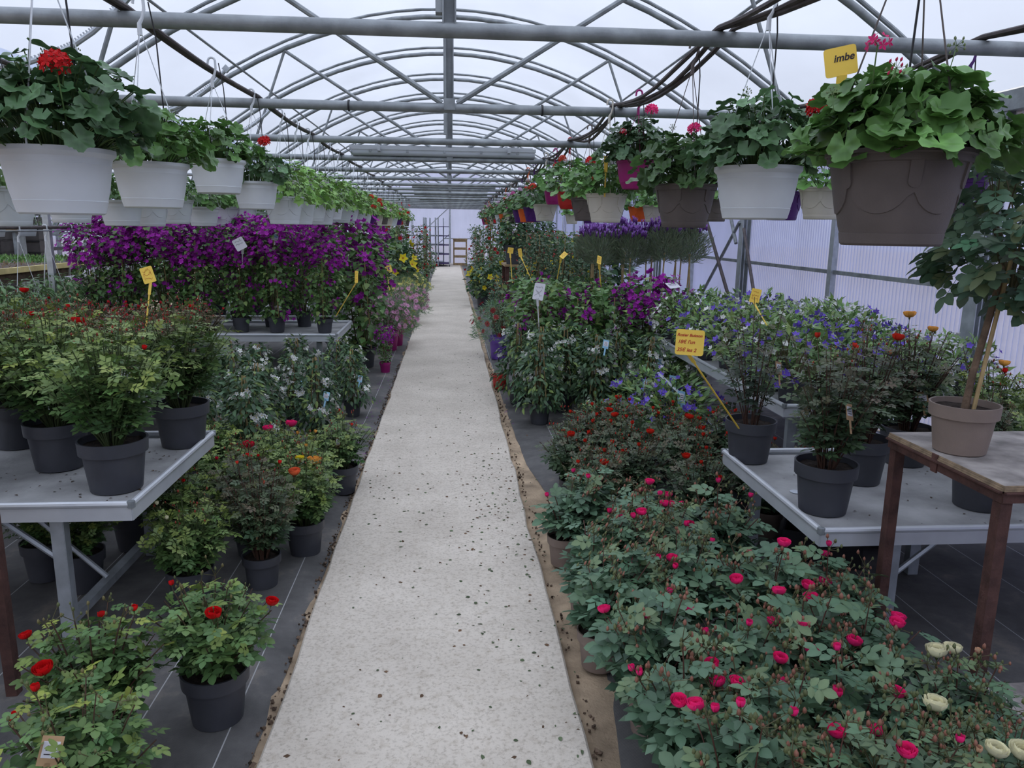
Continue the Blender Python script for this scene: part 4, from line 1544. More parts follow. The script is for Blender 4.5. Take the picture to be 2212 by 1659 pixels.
LR = [(-.72, 3.62, 0, 'peach and yellow rose in a dark pot on the mat beside the path', [(3, hd(PEACH, 1), .036), (7, hd((.75, .16, .06), 1, 2), .03), (11, hd(YELLOW, 1), .024)]),
      (-.845, 3.27, 1, 'dark-leaved rose with small scarlet buds in front of the peach rose', [(5, hd(RED, .2), .016), (12, hd(RED, .2), .018), (8, hd(CORAL, .2), .014)]),
      (-1.10, 3.10, 2, 'green rose with pale buds by the bench leg', [(4, hd(CREAM, .2), .015), (9, hd(CREAM, .2), .015)]),
      (-.655, 4.50, 0, 'low rose with tiny coral buds at the mat edge, before the white-flowered climbers', [(5, hd(CORAL, .2), .015), (9, hd(CORAL, .2), .014)]),
      (-.99, 4.30, 1, 'rose bush with two bright pink heads before the white-flowered climbers', [(2, hd(PINK, 1), .03), (6, hd(PINK, 1, 2), .034), (11, hd(PEACH, .2), .018)]),
      (-1.17, 3.95, 2, 'rose bush with one crimson head near the bench corner', [(10, hd(CRIM, 1), .032), (4, hd(CRIM, .2), .015)]),
      (-1.30, 3.55, 0, 'leafy rose half under the bench end', [(7, hd(RED, .2), .014)]),
      (-1.46, 4.50, 1, 'leafy rose behind the bench corner', [(7, hd(PINK, .2), .014)]),
      (-.98, 3.62, 2, 'dark bushy rose between the crimson rose and the peach rose', [(3, hd(RED, .2), .014)]),
      (-.80, 4.02, 1, 'rose with pale peach buds behind the peach and yellow rose', [(8, hd(PEACH, .2), .016), (2, hd(PEACH, .2), .015)])]
for i, (x, y, v, lab, hs) in enumerate(LR):
    src = (ROSE_M if i in (1, 8) else ROSE_L2)[v]
    plant(src, 'potted_rose', lab, 'potted plant', (x, y, .008), None, .84 if i in (1, 8) else .95, ('dark', .1, .18), hs, 'roses on the floor left of the path', ('brown', random.uniform(-.1, .1), -.1, random.uniform(.12, .22), random.uniform(-.8, .8)) if i in (0, 1, 3, 9) else None)
for (x, y, lab) in [(-1.84, 3.40, 'big dark pot with a leafy rose in the shade under the white bench'), (-1.90, 4.0, 'small dark pot far back under the white bench'), (-1.58, 3.72, 'dark pot with a sprawling rose under the bench end'), (-1.62, 3.28, 'leafless-looking dark pot hidden behind the front bench leg')]:
    plant(ROSE_L2[1], 'potted_rose', lab, 'potted plant', (x, y, .008), None, .72, ('dark', .13, .25), (), 'roses under the bench')
BR = [(-1.315, 2.99, 'rose bush in the dark pot at the bench corner', [(12, hd(RED, .2), .017)], 0),
      (-1.665, 3.28, 'rose bush with a full red head, second dark pot on the bench', [(14, hd(RED, 1), .03), (9, hd(RED, .2), .018)], 1),
      (-2.01, 3.62, 'rose bush in the dark pot at the bench back, cut by the picture edge', [(5, hd(RED, 1), .02), (17, hd(RED, .2), .016)], 2),
      (-1.265, 3.61, 'rose bush in the dark pot at the back corner of the bench', [(7, hd(RED, .2), .014)], 0),
      (-1.72, 3.62, 'rose bush with pale young leaves between the dark pots on the bench', [(3, hd(RED, .2), .016)], 1),
      (-1.99, 3.10, 'rose bush leaning over the bench front at the picture edge', [(6, hd(RED, .2), .016)], 2)]
for x, y, lab, hs, v in BR:
    plant(ROSE_T[v], 'potted_rose', lab, 'potted plant', (x, y, .571), None, 1.0, ('dark', .125, .205), hs, 'roses on the white bench', ('brown', .05, .02, .2, .6) if v == 0 else None)

# low red-budded roses on the next bench
for j, y in enumerate(np.linspace(4.45, 6.35, 6)):
    for i, x in enumerate(np.linspace(-2.02, -3.28, 5)):
        k = random.randint(0, 2)
        plant(ROSE_B[k], 'potted_rose', f'low red-budded rose with bronze leaves, {ORD[i]} from the path, {ORD[j]} row', 'potted plant', (x + random.uniform(-.03, .03), y + random.uniform(-.03, .03), .571), None, random.uniform(.95, 1.12), ('dark', .075, .13), [(random.randint(0, 20), hd((.56, .02, .03), .2), .016) for _ in range(4)], 'low red-budded roses on the second bench')

# green baskets hung low on the left column line
for i, y in enumerate((5.65, 6.15, 6.62, 7.05, 7.5, 8.0, 8.5, 9.0, 9.5)):
    basket(f'pale grey basket of green leaves on the low column rail, {ORD[i]} from the front', -HW + .05, y, .86 + .03 * (i % 2), .27, 'plain', 'grey', 170, .26, .22, .07, i, False, 'lance', (.11, .20, .08), hook='white', drip=False, top=1.552, group='green baskets on the low rail')

# bougainvilleas
rowsL = [(7.55, [-1.22, -1.68, -2.02, -2.38, -2.72, -3.05, -3.33], .0, BOUG_F), (7.98, [-1.50, -1.82, -2.15, -2.50, -2.86, -3.2], .0, BOUG_F), (9.0, [-1.45, -1.85, -2.25, -2.65, -3.05], .12, BOUG_G), (9.8, [-1.5, -1.95, -2.4, -2.85, -3.25], .16, BOUG_G)]
for j, (y, xs, dz, pr) in enumerate(rowsL):
    for i, x in enumerate(xs):
        plant(pr[(i + j) % 3], 'potted_bougainvillea', f'{"purple-flowered" if pr is BOUG_F else "mostly green"} bougainvillea, {ORD[i]} from the path in the {ORD[j]} row on the benches', 'potted plant', (x, y + random.uniform(-.03, .03), .571), None, random.uniform(.95, 1.06) * (1.12 if dz else 1), ('dark', .085, .15), (), 'bougainvilleas on the benches', ('white', .05, -.16, .72, .3) if (i, j) in ((2, 0), (1, 0)) else None)
plant(BOUG_G[0], 'potted_bougainvillea', 'tall bougainvillea on the floor past the bench corner, purple at the top', 'potted plant', (-.98, 8.75, .008), None, 1.52, ('dark', .085, .15), (), 'bougainvilleas on the floor')
plant(BOUG_F[1], 'potted_bougainvillea', 'tall purple bougainvillea behind the bench corner', 'potted plant', (-1.12, 9.3, .008), None, 1.55, ('dark', .085, .15), (), 'bougainvilleas on the floor')
plant(BOUG_F[2], 'potted_bougainvillea', 'small purple bougainvillea in a magenta pot beside the path', 'potted plant', (-.72, 8.42, .008), None, .45, ('magenta', .14, .26), (), 'bougainvilleas on the floor')

# white-flowered climbers on the floor, left
SL = [(-.83, 6.42), (-.98, 5.55), (-1.28, 6.2), (-1.33, 5.30), (-1.62, 5.75), (-1.66, 6.7), (-1.02, 6.95), (-1.30, 4.85), (-1.95, 6.9), (-1.4, 7.05), (-1.62, 4.95), (-1.72, 5.35), (-1.60, 6.15)]
WLAB = ['white-flowered climber nearest the path, below the corner of the bougainvillea bench', 'white-flowered climber with a blue tag and a big bloom cluster', 'white-flowered climber between the bench leg and the blue-tagged one', 'white-flowered climber in front of the red-budded roses', 'white-flowered climber half hidden behind its blooming neighbours', 'white-flowered climber under the bench front', 'white-flowered climber touching the bench corner leg', 'white-flowered climber closest to the bench pots', 'white-flowered climber deep under the bougainvillea bench', 'white-flowered climber beside the bougainvillea bench leg', 'white-flowered climber against the red-budded rose bench, first of three', 'white-flowered climber against the red-budded rose bench, second of three', 'white-flowered climber against the red-budded rose bench, third of three']
for i, (x, y) in enumerate(SL):
    plant(SOLA[i % 3], 'potted_climber', WLAB[i], 'potted plant', (x, y, .008), None, (.98 if i in (1, 3, 4, 7) else .86), ('dark', .085, .15), (), 'white-flowered climbers left of the path', ('blue', .08, -.14, .2, .2) if i in (1, 2, 0) else None)

# path side, left, farther away
FL = [('magenta', -.80, 9.98, 'pink', 'pink daisy bush in a magenta pot, first by the path'), ('magenta', -.75, 10.4, 'pink', 'pink daisy bush in a magenta pot with a yellow rim behind'), ('yellow', -.68, 12.6, 'pink', 'pink daisy bush in the bright yellow pot'), ('dark', -.95, 11.5, 'pink', 'pink daisy bush behind the magenta pots'), ('dark', -.84, 13.6, 'yellow', 'pale yellow daisy bush past the yellow pot'), ('dark', -.80, 16.2, 'yellow', 'big pale yellow daisy bush at the path edge'), ('dark', -.98, 14.9, 'yellow', 'pale yellow daisy bush between the other two')]
for c, x, y, k, lab in FL:
    plant(MARG[k], 'potted_daisy', lab, 'potted plant', (x, y, .008), None, 1.45, ('magenta', .09, .18) if c == 'magenta' else (c, .085, .16), (), 'daisy bushes by the path')
plant(HIBI['yellow'], 'potted_hibiscus', 'yellow hibiscus behind the pale yellow daisies', 'potted plant', (-1.15, 16.6, .008), None, 1.8, ('dark', .12, .22), (), 'hibiscus bushes')
plant(HIBI['yellow'], 'potted_hibiscus', 'yellow hibiscus beside the red climbing columns', 'potted plant', (-1.35, 17.6, .008), None, 2.0, ('dark', .12, .22), (), 'hibiscus bushes')
for i, (x, y, v, sc) in enumerate([(-1.25, 18.6, 0, 1.35), (-.85, 20.2, 1, .98), (-.72, 22.5, 0, 1.0), (-1.3, 21.5, 1, 1.3), (-1.7, 19.5, 2, 1.15), (-.75, 25, 1, .9), (-1.9, 23, 0, 1.2)]):
    plant(MAND[v], 'climbing_mandevilla', f'red-flowered climbing column left of the path, {ORD[i]} from the front', 'potted plant', (x, y, .008), None, sc, ('dark', .12, .22), (), 'red climbing columns')
rg = random.Random(4)
for i in range(26):
    y = 11.2 + i * .62
    x = rg.uniform(-3.2, -1.5)
    pr = (BOUG_G, SOLA, MAND)[i % 3][i % 3 if i % 3 != 2 else i % 2]
    plant(pr, 'potted_shrub', f'tall green shrub in the far left beds, {ORD[i] if i < 20 else ORD[i - 20] + " of the last"} going back', 'potted plant', (x, y, .008), None, (1.55, 1.9, 1.05)[i % 3], ('dark', .1, .18), (), 'far shrubs left of the path')

# ------------------------------------------------------------------ right side
TP = [(.545, 3.42, 'farthest of three along the path edge'), (.56, 2.86, 'middle of three along the path edge'), (.545, 2.54, 'nearest of three along the path edge')]
for i, (x, y, lab) in enumerate(TP):
    plant(ROSE_P[i], 'potted_rose', 'bright pink rose in a taupe pot, ' + lab, 'potted plant', (x, y, .008), None, .92, ('taupe', .09, .163), [(random.randint(0, 14), hd(PINK, .2), .02) for _ in range(3)], 'bright pink roses right of the path', lean=(.15, .06))
PP = [(.64, 2.16, 'fourth along the path edge'), (.66, 1.83, 'fifth along the path edge, before the bottom corner'), (.68, 1.50, 'sixth along the path edge, cut by the bottom of the picture'), (.88, 3.22, 'behind the first taupe pot'), (1.16, 3.05, 'beside the bench leg'), (.86, 2.62, 'in the middle of the mass with several heads'), (1.12, 2.45, 'between the mass and the bench leg'), (1.36, 2.46, 'at the rusty table leg'), (.86, 2.02, 'in the second file from the path'), (1.06, 2.05, 'in the third file from the path'), (1.24, 2.04, 'leaning out beside the rusty legs'), (.84, 1.70, 'low in the front of the mass'), (1.06, 1.76, 'with two deep pink heads beside the cream rose'), (.84, 1.45, 'at the very bottom of the picture'), (1.04, 1.48, 'right before the cream rose'), (.86, 2.92, 'behind the second taupe pot')]
for i, (x, y, lab) in enumerate(PP):
    n = (4, 4, 4, 5, 5, 5, 5, 4, 5, 5, 4, 4, 5, 3, 3, 5)[i]
    hs = []
    for q in range(n):
        op = random.random() > .45
        hs.append((random.randint(0, 14), hd(PINK, 1 if op else .2, 1 + q % 2), .0225 if op else .0185))
    plant(ROSE_P[i % 3] if i < 13 else ROSE_P2[i % 2], 'potted_rose', 'bright pink rose, ' + lab, 'potted plant', (x, y, .008), None, random.uniform(.94, 1.04), ('taupe', .083, .15), hs, 'bright pink roses right of the path', ('brown', .06, -.04, .05, .3) if i in (1, 8, 11) else None)
CR = [(1.18, 1.55, 'cream rose with open heads at the bottom edge of the picture'), (1.36, 1.56, 'cream rose with peach buds at the bottom corner'), (1.42, 1.80, 'cream rose with a tall bronze shoot before the rusty leg')]
for i, (x, y, lab) in enumerate(CR):
    plant(ROSE_P2[i % 2], 'potted_rose', lab, 'potted plant', (x, y, .008), .5 + i, .86, ('taupe', .083, .15), [(3 + i, hd(CREAM, 1), .034), (10, hd(CREAM, 1, 2), .03), (7, hd((.72, .45, .28), .2), .017)], 'cream roses by the rusty table')
DK = [(.78, 3.82), (.72, 4.25), (1.02, 3.98), (1.05, 4.40), (1.30, 3.72), (1.36, 4.18), (1.42, 4.62), (1.68, 4.0), (1.70, 4.45), (1.10, 4.80), (.85, 4.68), (1.95, 3.75)]
for i, (x, y) in enumerate(DK):
    plant(ROSE_D[i % 3], 'potted_rose', f'dark-leaved scarlet rose behind the pink ones, {ORD[i]} counting back', 'potted plant', (x, y, .008), None, random.uniform(.95, 1.05), ('dark', .085, .15), [(random.randint(0, 20), hd((.58, .025, .012), 1 if q == 0 else .2), .023 if q == 0 else .018) for q in range(4)], 'dark-leaved scarlet roses')

# roses on the right bench and under the rusty table
RB = [(1.49, 3.58, 'open airy rose in a dark pot with the price sign, at the bench corner', 1, [], .19, ('brown', .09, -.09, .23, .5)),
      (1.53, 2.88, 'dense bronze-tipped rose in the dark pot at the front bench edge', 0, [(4, hd(CORAL, .2), .016), (12, hd((.6, .03, .015), .2), .02)], .19, ('brown', .0, -.16, .2, .5)),
      (1.88, 3.24, 'rose with scarlet buds in the dark pot behind the rusty leg', 2, [(9, hd((.6, .03, .015), 1), .026), (3, hd(CORAL, .2), .016)], .19, None),
      (2.26, 3.50, 'rose with peach heads behind the rose tree pot', 0, [(8, hd(PEACH, 1), .03), (2, hd(PEACH, 1, 2), .024), (14, hd((.72, .2, .06), .2), .02)], .17, ('brown', .0, -.12, .12, -.6)),
      (2.22, 2.90, 'dark pot standing on the bench beneath the plywood table top', 1, [], .25, None),
      (2.62, 3.42, 'green rose beyond the rose tree trunk', 2, [(5, hd(PEACH, 1), .026), (9, hd(RED, .2), .02)], .17, None),
      (2.95, 3.42, 'green rose with a red head at the picture edge', 1, [(6, hd(RED, 1), .03)], .17, None),
      (2.62, 3.02, 'bushy rose behind the plywood top', 0, [(7, hd(RED, .2), .02)], .17, None)]
for i, (x, y, lab, v, hs, ph, cd) in enumerate(RB):
    pr = ROSE_M[v] if i != 0 else rose_proto(77, .62, .20, 15, 12, .078, (.060, .092, .055), (.12, .075, .035), False, None, 0, 6)
    if i in (5, 6, 7):
        pr = ROSE_L2[v]
    plant(pr, 'potted_rose', lab, 'potted plant', (x, y, .471), None, .60 if i == 4 else 1.0, ('dark', .122 if i != 4 else .2, ph + .02 if i != 4 else .37), hs, 'roses on the bench by the rusty table', cd)
tag(B().lathe([(0, 0), (.025, 0), (.026, .002), (.0, .004)], 20).obj('plastic_disc', LAMPW, None, True, (1.52, 3.10, .472)), 'small white plastic disc lying on the bench top', 'disc')

# rose tree on the rusty table
t = thing('rose_tree', 'standard rose tree leaning from a taupe pot on the plywood table top', 'potted plant', (1.70, 2.34, .885), 0)
pm_, sm = pot_meshes('taupe', .105, .165)
p = link('pot', pm_, t)
link('soil', sm, p)
B().tube([[.0, .0, .13], [.012, 0, .26], [.035, 0, .40], [.06, .0, .56], [.075, 0, .72]], [.013, .011, .011, .010, .008], 8).obj('trunk', BARK, t, True)
B().tube([[.02, -.015, .13], [.05, -.015, .40], [.085, -.01, .66]], .007, 7).obj('cane', CANE, t, True)
cr = bush_proto(80, .50, ball(.235), 430, ROSE5, .105, (.078, .138, .080), (.17, .20, .09), [], None, .25, 10)
for nm, me, kind in cr['parts']:
    o = link(nm, me, t, (.10, 0, .52))
    if kind:
        o['kind'] = kind
for (x, y, z, me, s) in [(.19, -.16, .92, hd(RED, 1), .03), (.14, -.19, .885, hd((.62, .10, .08), .2), .02), (-.03, -.18, .90, hd(CREAM, .2), .016), (.06, -.2, .80, hd((.72, .22, .06), .2), .014), (.22, -.2, .96, hd(CREAM, .2), .02)]:
    link('flower', me, t, (x, y, z), (.5, .2, 0), s)

# blue bedding plants by the wall
ky = ['blue', 'mixed', 'blue', 'white', 'mixed']
for j, y in enumerate(np.linspace(4.15, 6.75, 8)):
    for i, x in enumerate((1.98, 2.32, 2.66, 3.0)):
        k = ky[(i * 2 + j * 3) % 5]
        plant(BEDD[k], 'bedding_plant', f'{dict(blue="violet-blue", mixed="blue and white", white="white")[k]} bedding plant on the wall bench, {ORD[i]} file in, {ORD[j]} back', 'potted plant', (x + random.uniform(-.04, .04), y, .631), None, random.uniform(.95, 1.35), ('dark', .07, .11), (), 'bedding plants on the wall bench')
for i, (x, y, k) in enumerate([(1.62, 5.15, 'blue'), (1.48, 5.55, 'blue'), (1.72, 5.7, 'mixed'), (1.78, 6.3, 'white'), (1.5, 5.05, 'blue')]):
    plant(BEDD[k], 'bedding_plant', f'{dict(blue="violet-blue", mixed="blue and white", white="white")[k]} flowers on the floor below the wall bench, {ORD[i]} of five', 'potted plant', (x, y, .008), None, 1.45, ('red', .08, .13) if i in (0, 2) else ('dark', .08, .13), (), 'blue flowers on the floor', ('blue', -.05, -.18, .15, .4) if i < 3 else None)

# white-flowered climbers and bougainvilleas, right
SR = [(.735, 6.12, 'white-flowered climber in front, its dark pot clear of the others'), (.62, 6.86, 'green climber in the dark pot next to the red pot'), (.80, 6.62, 'green climber between the two front dark pots'), (1.20, 6.12, 'green climber with a light blue tag'), (1.62, 5.98, 'white-flowered climber with a cane tip and a pale tag'), (1.0, 6.55, 'leafy climber behind the front white-flowered one'), (1.42, 6.35, 'leafy climber between the tagged ones'), (1.40, 5.25, 'small white climber with two cane tips behind the scarlet roses'), (.98, 5.05, 'white climber just behind the dark-leaved roses')]
for i, (x, y, lab) in enumerate(SR):
    plant(SOLA[(i + 1) % 3], 'potted_climber', lab, 'potted plant', (x, y, .008), None, .8 if i == 7 else .62 if i == 8 else 1.1, ('dark', .085, .16), (), 'white-flowered climbers right of the path', ('blue', .02, -.17, .42, .1) if i == 3 else ('white', .03, -.12, .3, .3) if i == 4 else None)
rowsR = [(7.0, [.84, 1.18, 1.52, 1.86, 2.2]), (7.4, [.95, 1.30, 1.65, 2.0]), (7.75, [.80, 1.12, 1.45])]
for j, (y, xs) in enumerate(rowsR):
    for i, x in enumerate(xs):
        plant((BOUG_F[2] if (i, j) in ((3, 0),) else BOUG_G[(i + 2 * j) % 3]), 'potted_bougainvillea', f'floor-standing bougainvillea behind the tagged climbers, {ORD[i]} from the path, {ORD[j]} row', 'potted plant', (x, y, .008), None, random.uniform(1.04, 1.12), ('dark', .085, .15), (), 'bougainvilleas on the floor, right')
plant(MARG['red'], 'potted_daisy', 'dark red daisy bush in a lilac pot leaning over the path', 'potted plant', (.60, 9.3, .008), None, 1.5, ('lilac', .085, .19), (), 'daisy bushes by the path')
tag(link('empty_pot', pot_meshes('red', .085, .14)[0], None, (.50, 7.55, .008)), 'bright red plastic pot on the mat at the path edge', 'pot')

# lavender standards
for j, y in enumerate((8.1, 8.6, 9.1)):
    for i, x in enumerate((1.58, 1.92, 2.24, 2.58)):
        plant(LAV[(i + j) % 2], 'lavender_standard', f'lavender ball on a bare stem, {ORD[i]} from the path in the {ORD[j]} row', 'potted plant', (x + .05 * j + random.uniform(-.03, .03), y + random.uniform(-.06, .06), .631), None, random.uniform(.93, 1.06), ('dark', .08, .14), (), 'lavender standards')
# fuchsias
for j, y in enumerate((9.6, 10.3, 11.1)):
    for i, x in enumerate((1.12, 1.45, 1.8)):
        plant(FUCH[(i + j) % 2], 'potted_fuchsia', f'green fuchsia column with pink pendants, {ORD[i]} from the path in the {ORD[j]} row', 'potted plant', (x, y, .45), None, 1.28, ('terracotta', .09, .16), (), 'fuchsia columns')
bench('low bench under the fuchsia columns', .95, 2.4, 9.45, 11.5, .48, [(1.05, 9.55), (1.05, 11.4), (2.3, 9.55), (2.3, 11.4)], -1, False)
for i, (x, y) in enumerate([(.72, 10.6), (.70, 11.4), (.75, 12.4)]):
    plant(FUCH[i % 2], 'potted_fuchsia', f'fuchsia on the floor between the path and the wooden table, {ORD[i]} of three', 'potted plant', (x, y, .008), None, 1.0, ('dark', .09, .16), (), 'fuchsias on the floor')
t = thing('wooden_stand', 'rough wooden stand with dark legs under the big dark hibiscus pots', 'stand', (0, 0, 0))
B().box((1.25, 12.8, 1.0), (.75, .9, .03)).obj('top', WOOD, t)
for lx in (.92, 1.58):
    for ly in (12.4, 13.2):
        B().box((lx, ly, .492), (.06, .06, .985)).obj('leg', RUST, t)
for i, (x, y, k) in enumerate([(1.05, 12.6, 'plain'), (1.45, 13.0, 'plain')]):
    plant(HIBI[k], 'potted_hibiscus', ('dark hibiscus in the big dark pot on the wooden stand', 'second dark hibiscus farther back on the wooden stand')[i], 'potted plant', (x, y, 1.016), None, 1.15, ('dark', .15, .27), (), 'hibiscus bushes')
for i, (x, y, k, sc) in enumerate([(.66, 15.4, 'yellow', 1.25), (.82, 16.6, 'yellow', 1.4), (1.9, 12.2, 'yellow', 2.1), (2.5, 12.9, 'yellow', 2.1), (2.1, 14.2, 'plain', 2.2)]):
    plant(HIBI[k], 'potted_hibiscus', ('yellow hibiscus at the path edge', 'yellow hibiscus behind the path edge one', 'tall dark hibiscus with yellow flowers under the purple baskets', 'tall dark hibiscus nearer the wall', 'tall dark hibiscus behind the stand')[i], 'potted plant', (x, y, .008), None, sc, ('dark', .11, .2), (), 'hibiscus bushes')
for i, (x, y, v, sc) in enumerate([(.92, 17.2, 0, 1.1), (.72, 18.6, 2, .95), (1.0, 19.6, 1, 1.3), (.70, 21.5, 0, .9), (1.3, 18.2, 1, 1.2), (.8, 24, 2, 1.0), (1.6, 20.5, 0, 1.3), (1.5, 23, 1, 1.2)]):
    plant(MAND[v], 'climbing_mandevilla', f'{"white" if v == 2 else "red"}-flowered climbing column right of the path, {ORD[i]} from the front', 'potted plant', (x, y, .008), None, sc, ('dark', .12, .22), (), 'climbing columns right of the path')
for i in range(12):
    y = 15.7 + i * 1.1
    plant((BOUG_G, SOLA, MAND)[i % 3][i % 2], 'potted_shrub', f'tall green shrub in the far right beds, {ORD[i]} going back', 'potted plant', (rg.uniform(1.7, 3.0), y, .008), None, (1.5, 1.9, 1.0)[i % 3], ('dark', .1, .18), (), 'far shrubs right of the path')

# ------------------------------------------------------------------ hanging baskets
basket('big dark taupe basket of geranium with a yellow sign, hung in front of all', 1.0, 1.70, 1.775, .30, 'swag', 'taupe_dark', 170, .215, .125, .046, 1, True, 'ger', G_GER, [(-.165, -.08, .215, umbel(PINK, 7, 9), .03)], [(-.13, -.10, .17, BUDP, .024), (.075, -.05, .24, BUDG, .022), (-.215, -.02, .13, BUDG, .014), (-.04, .05, .17, BUDG, .014)], None, .05, rz=.25, strands=3, group='baskets on the dark hoses')
basket('white basket with a round red geranium head on the dark hoses', 1.09, 2.73, 1.82, .30, 'plain', 'white', 140, .24, .20, .042, 2, True, 'ger', G_GERD, [(.115, -.18, .19, UR, .047)], [(-.06, 0, .27, BUDG, .02), (.16, -.05, .2, BUDG, .02)], group='baskets on the dark hoses')
basket('taupe basket with one pink geranium head, beside the white basket', 1.07, 3.51, 1.80, .28, 'swag', 'taupe_dark', 120, .23, .18, .042, 3, True, 'ger', (.068, .135, .042), [(.01, -.05, .255, UP, .036)], [(-.03, -.2, .02, BUDG, .014), (-.07, .02, .27, BUDG, .018)], group='baskets on the dark hoses')
basket('magenta basket hung higher than its neighbours with a pink head', 1.13, 4.75, 2.005, .235, 'bell', 'magenta', 110, .22, .19, .044, 4, True, 'ger', (.055, .11, .045), [(.05, -.12, .295, UP, .046), (-.11, -.1, .17, umbel((.6, .02, .05), 8, 3), .03)], group='baskets on the dark hoses')
basket('cream basket with white heads and a yellow stick', 1.03, 5.12, 1.825, .27, 'swag', 'cream', 75, .24, .18, .042, 5, True, 'ger', G_GER, [(-.02, -.1, .21, UW, .045), (.08, -.05, .2, UW, .04), (-.1, -.1, .1, US, .03)], group='baskets on the dark hoses')
basket('taupe basket between the cream and red ones', 1.12, 6.35, 1.845, .27, 'swag', 'taupe_dark', 75, .25, .24, .044, 6, False, 'ger', G_GER, [(.0, -.1, .30, UR, .05), (-.1, -.1, .2, US, .03)], group='baskets on the dark hoses')
basket('red basket tucked behind the taupe one', 1.10, 7.25, 1.93, .22, 'bell', 'red', 70, .24, .24, .044, 7, False, 'ger', (.075, .15, .045), [(-.08, -.1, .30, US, .045)], group='baskets on the dark hoses')
basket('small magenta basket above the cream one', 1.10, 8.25, 2.0, .22, 'bell', 'magenta', 70, .22, .20, .042, 8, False, 'ger', G_GER, [(0, -.1, .25, UR, .04)], group='baskets on the dark hoses')
basket('cream swag basket farther along the dark hoses', 1.06, 8.7, 1.86, .27, 'swag', 'cream', 70, .23, .18, .04, 9, False, 'ger', G_GERD, [(-.15, -.1, .2, US, .05)], group='baskets on the dark hoses')
fc = ['purple', 'orange', 'purple', 'taupe_dark', 'cream', 'orange', 'white', 'taupe_dark', 'cream', 'purple', 'orange', 'magenta']
hm = [UR, US, UL, UW, umbel((.62, .10, .34), 20, 6)]
for i, y in enumerate((10.1, 10.9, 11.8, 12.9, 14.0, 15.2, 16.5, 17.8, 19.0, 20.3, 21.8, 23.5)):
    basket(f'{fc[i].replace("taupe_dark", "taupe")} basket far down the dark hoses, {ORD[i]} past the cream swag basket', 1.08, y, 1.86, .27, 'swag', fc[i], 70, .25, .24, .044, 10 + i, False, 'ger', (.075, .15, .045), [(random.uniform(-.16, .0), random.uniform(-.2, -.1), random.uniform(.1, .28), hm[(i * 2 + q) % 5], .045) for q in range(4)], group='baskets on the dark hoses')
R2 = [(4.5, 'cream', .27, 'cream swag basket behind the big taupe one, nearer the wall'), (5.05, 'purple', .27, 'purple basket mostly hidden behind the white basket'), (6.4, 'taupe_dark', .27, 'taupe basket half hidden behind the taupe and white baskets'), (7.6, 'magenta', .26, 'magenta basket peeping out between taupe and white baskets'), (8.3, 'cream', .26, 'cream basket beside the bright orange one'), (9.0, 'orange', .25, 'bright orange swag basket nearer the wall'), (10.4, 'taupe_dark', .26, 'taupe basket past the orange one near the wall'), (12.2, 'purple', .26, 'purple basket far back near the wall'), (14, 'cream', .26, 'cream basket far back near the wall')]
for i, (y, c, D, lab) in enumerate(R2):
    basket(lab, 2.2, y, 1.855, D, 'swag', c, 70, .22, .17, .042, 30 + i, False, 'ger', G_GER, [(-.1, -.1, .2, hm[i % 5], .04)], group='baskets on the hoses near the wall')
basket('basket with deep purple flowers behind the rose tree crown', 2.25, 3.35, 1.84, .27, 'swag', 'purple', 90, .25, .20, .04, 61, False, 'ivy', G_GER, [(-.16, -.18, .1, umbel((.10, .02, .20), 10, 8, .7), .04), (-.02, -.22, .02, umbel((.10, .02, .20), 10, 8, .7), .035), (.08, -.2, .12, umbel((.62, .2, .05), 8, 8), .025)], group='baskets on the hoses near the wall')
# left rows: white baskets
basket('white basket with a red geranium head, first on the rusty pipes', -1.05, 2.22, 1.79, .285, 'plain', 'white', 150, .25, .20, .043, 41, True, 'ger', G_GERD, [(.085, -.14, .205, UR, .043)], [(.0, 0, .26, BUDG, .018), (.05, .05, .28, BUDG, .016)], group='white baskets on the rusty pipes')
basket('white basket of green geranium, second on the rusty pipes', -1.13, 3.10, 1.82, .275, 'plain', 'white', 95, .23, .16, .042, 42, True, 'ger', G_GER, [], [(.1, 0, .2, BUDG, .018), (-.1, 0, .24, BUDG, .016)], group='white baskets on the rusty pipes')
basket('white basket hung higher, third on the rusty pipes', -1.19, 4.18, 1.92, .28, 'plain', 'white', 80, .20, .15, .04, 43, True, 'ger', G_GER, [], [(.04, 0, .22, BUDG, .018)], group='white baskets on the rusty pipes')
basket('white basket with a red head, fourth on the rusty pipes', -1.22, 5.08, 1.86, .28, 'plain', 'white', 80, .22, .18, .042, 44, True, 'ger', G_GERD, [(.09, -.1, .25, UR, .045)], [], group='white baskets on the rusty pipes')
ly = [5.9, 6.45, 7.0, 7.55, 8.15, 8.8, 9.5, 10.2, 11.0, 11.9, 12.9, 14.0, 15.2, 16.5, 18.0, 19.6, 21.4]
for i, y in enumerate(ly):
    c = 'white' if i < 9 else ('cream', 'taupe_dark', 'cream', 'white', 'purple')[i % 5]
    hs = [(random.uniform(-.1, .1), random.uniform(-.2, 0), random.uniform(.15, .24), (UL, UW, UL, UW, UL)[i % 5] if i < 8 else hm[i % 5], .05)] * (1 if i < 2 or i == 4 else 1)
    if i >= 8:
        hs += [(random.uniform(-.1, .2), -.2, random.uniform(.05, .2), hm[(i + q) % 3], .045) for q in range(3)]
    basket(f'{c.replace("taupe_dark", "taupe")} basket of trailing green leaves on the rusty pipes, {ORD[i]} past the red-headed ones', -1.22, y, 1.80 + (.05 if i in (4, 6) else 0), .29, 'plain' if i % 3 == 2 else 'swag', c, 100, .25, .22, .04, 50 + i, False, 'ivy', G_IVYG, hs, hook='white', droop=.10, group='white baskets on the rusty pipes')
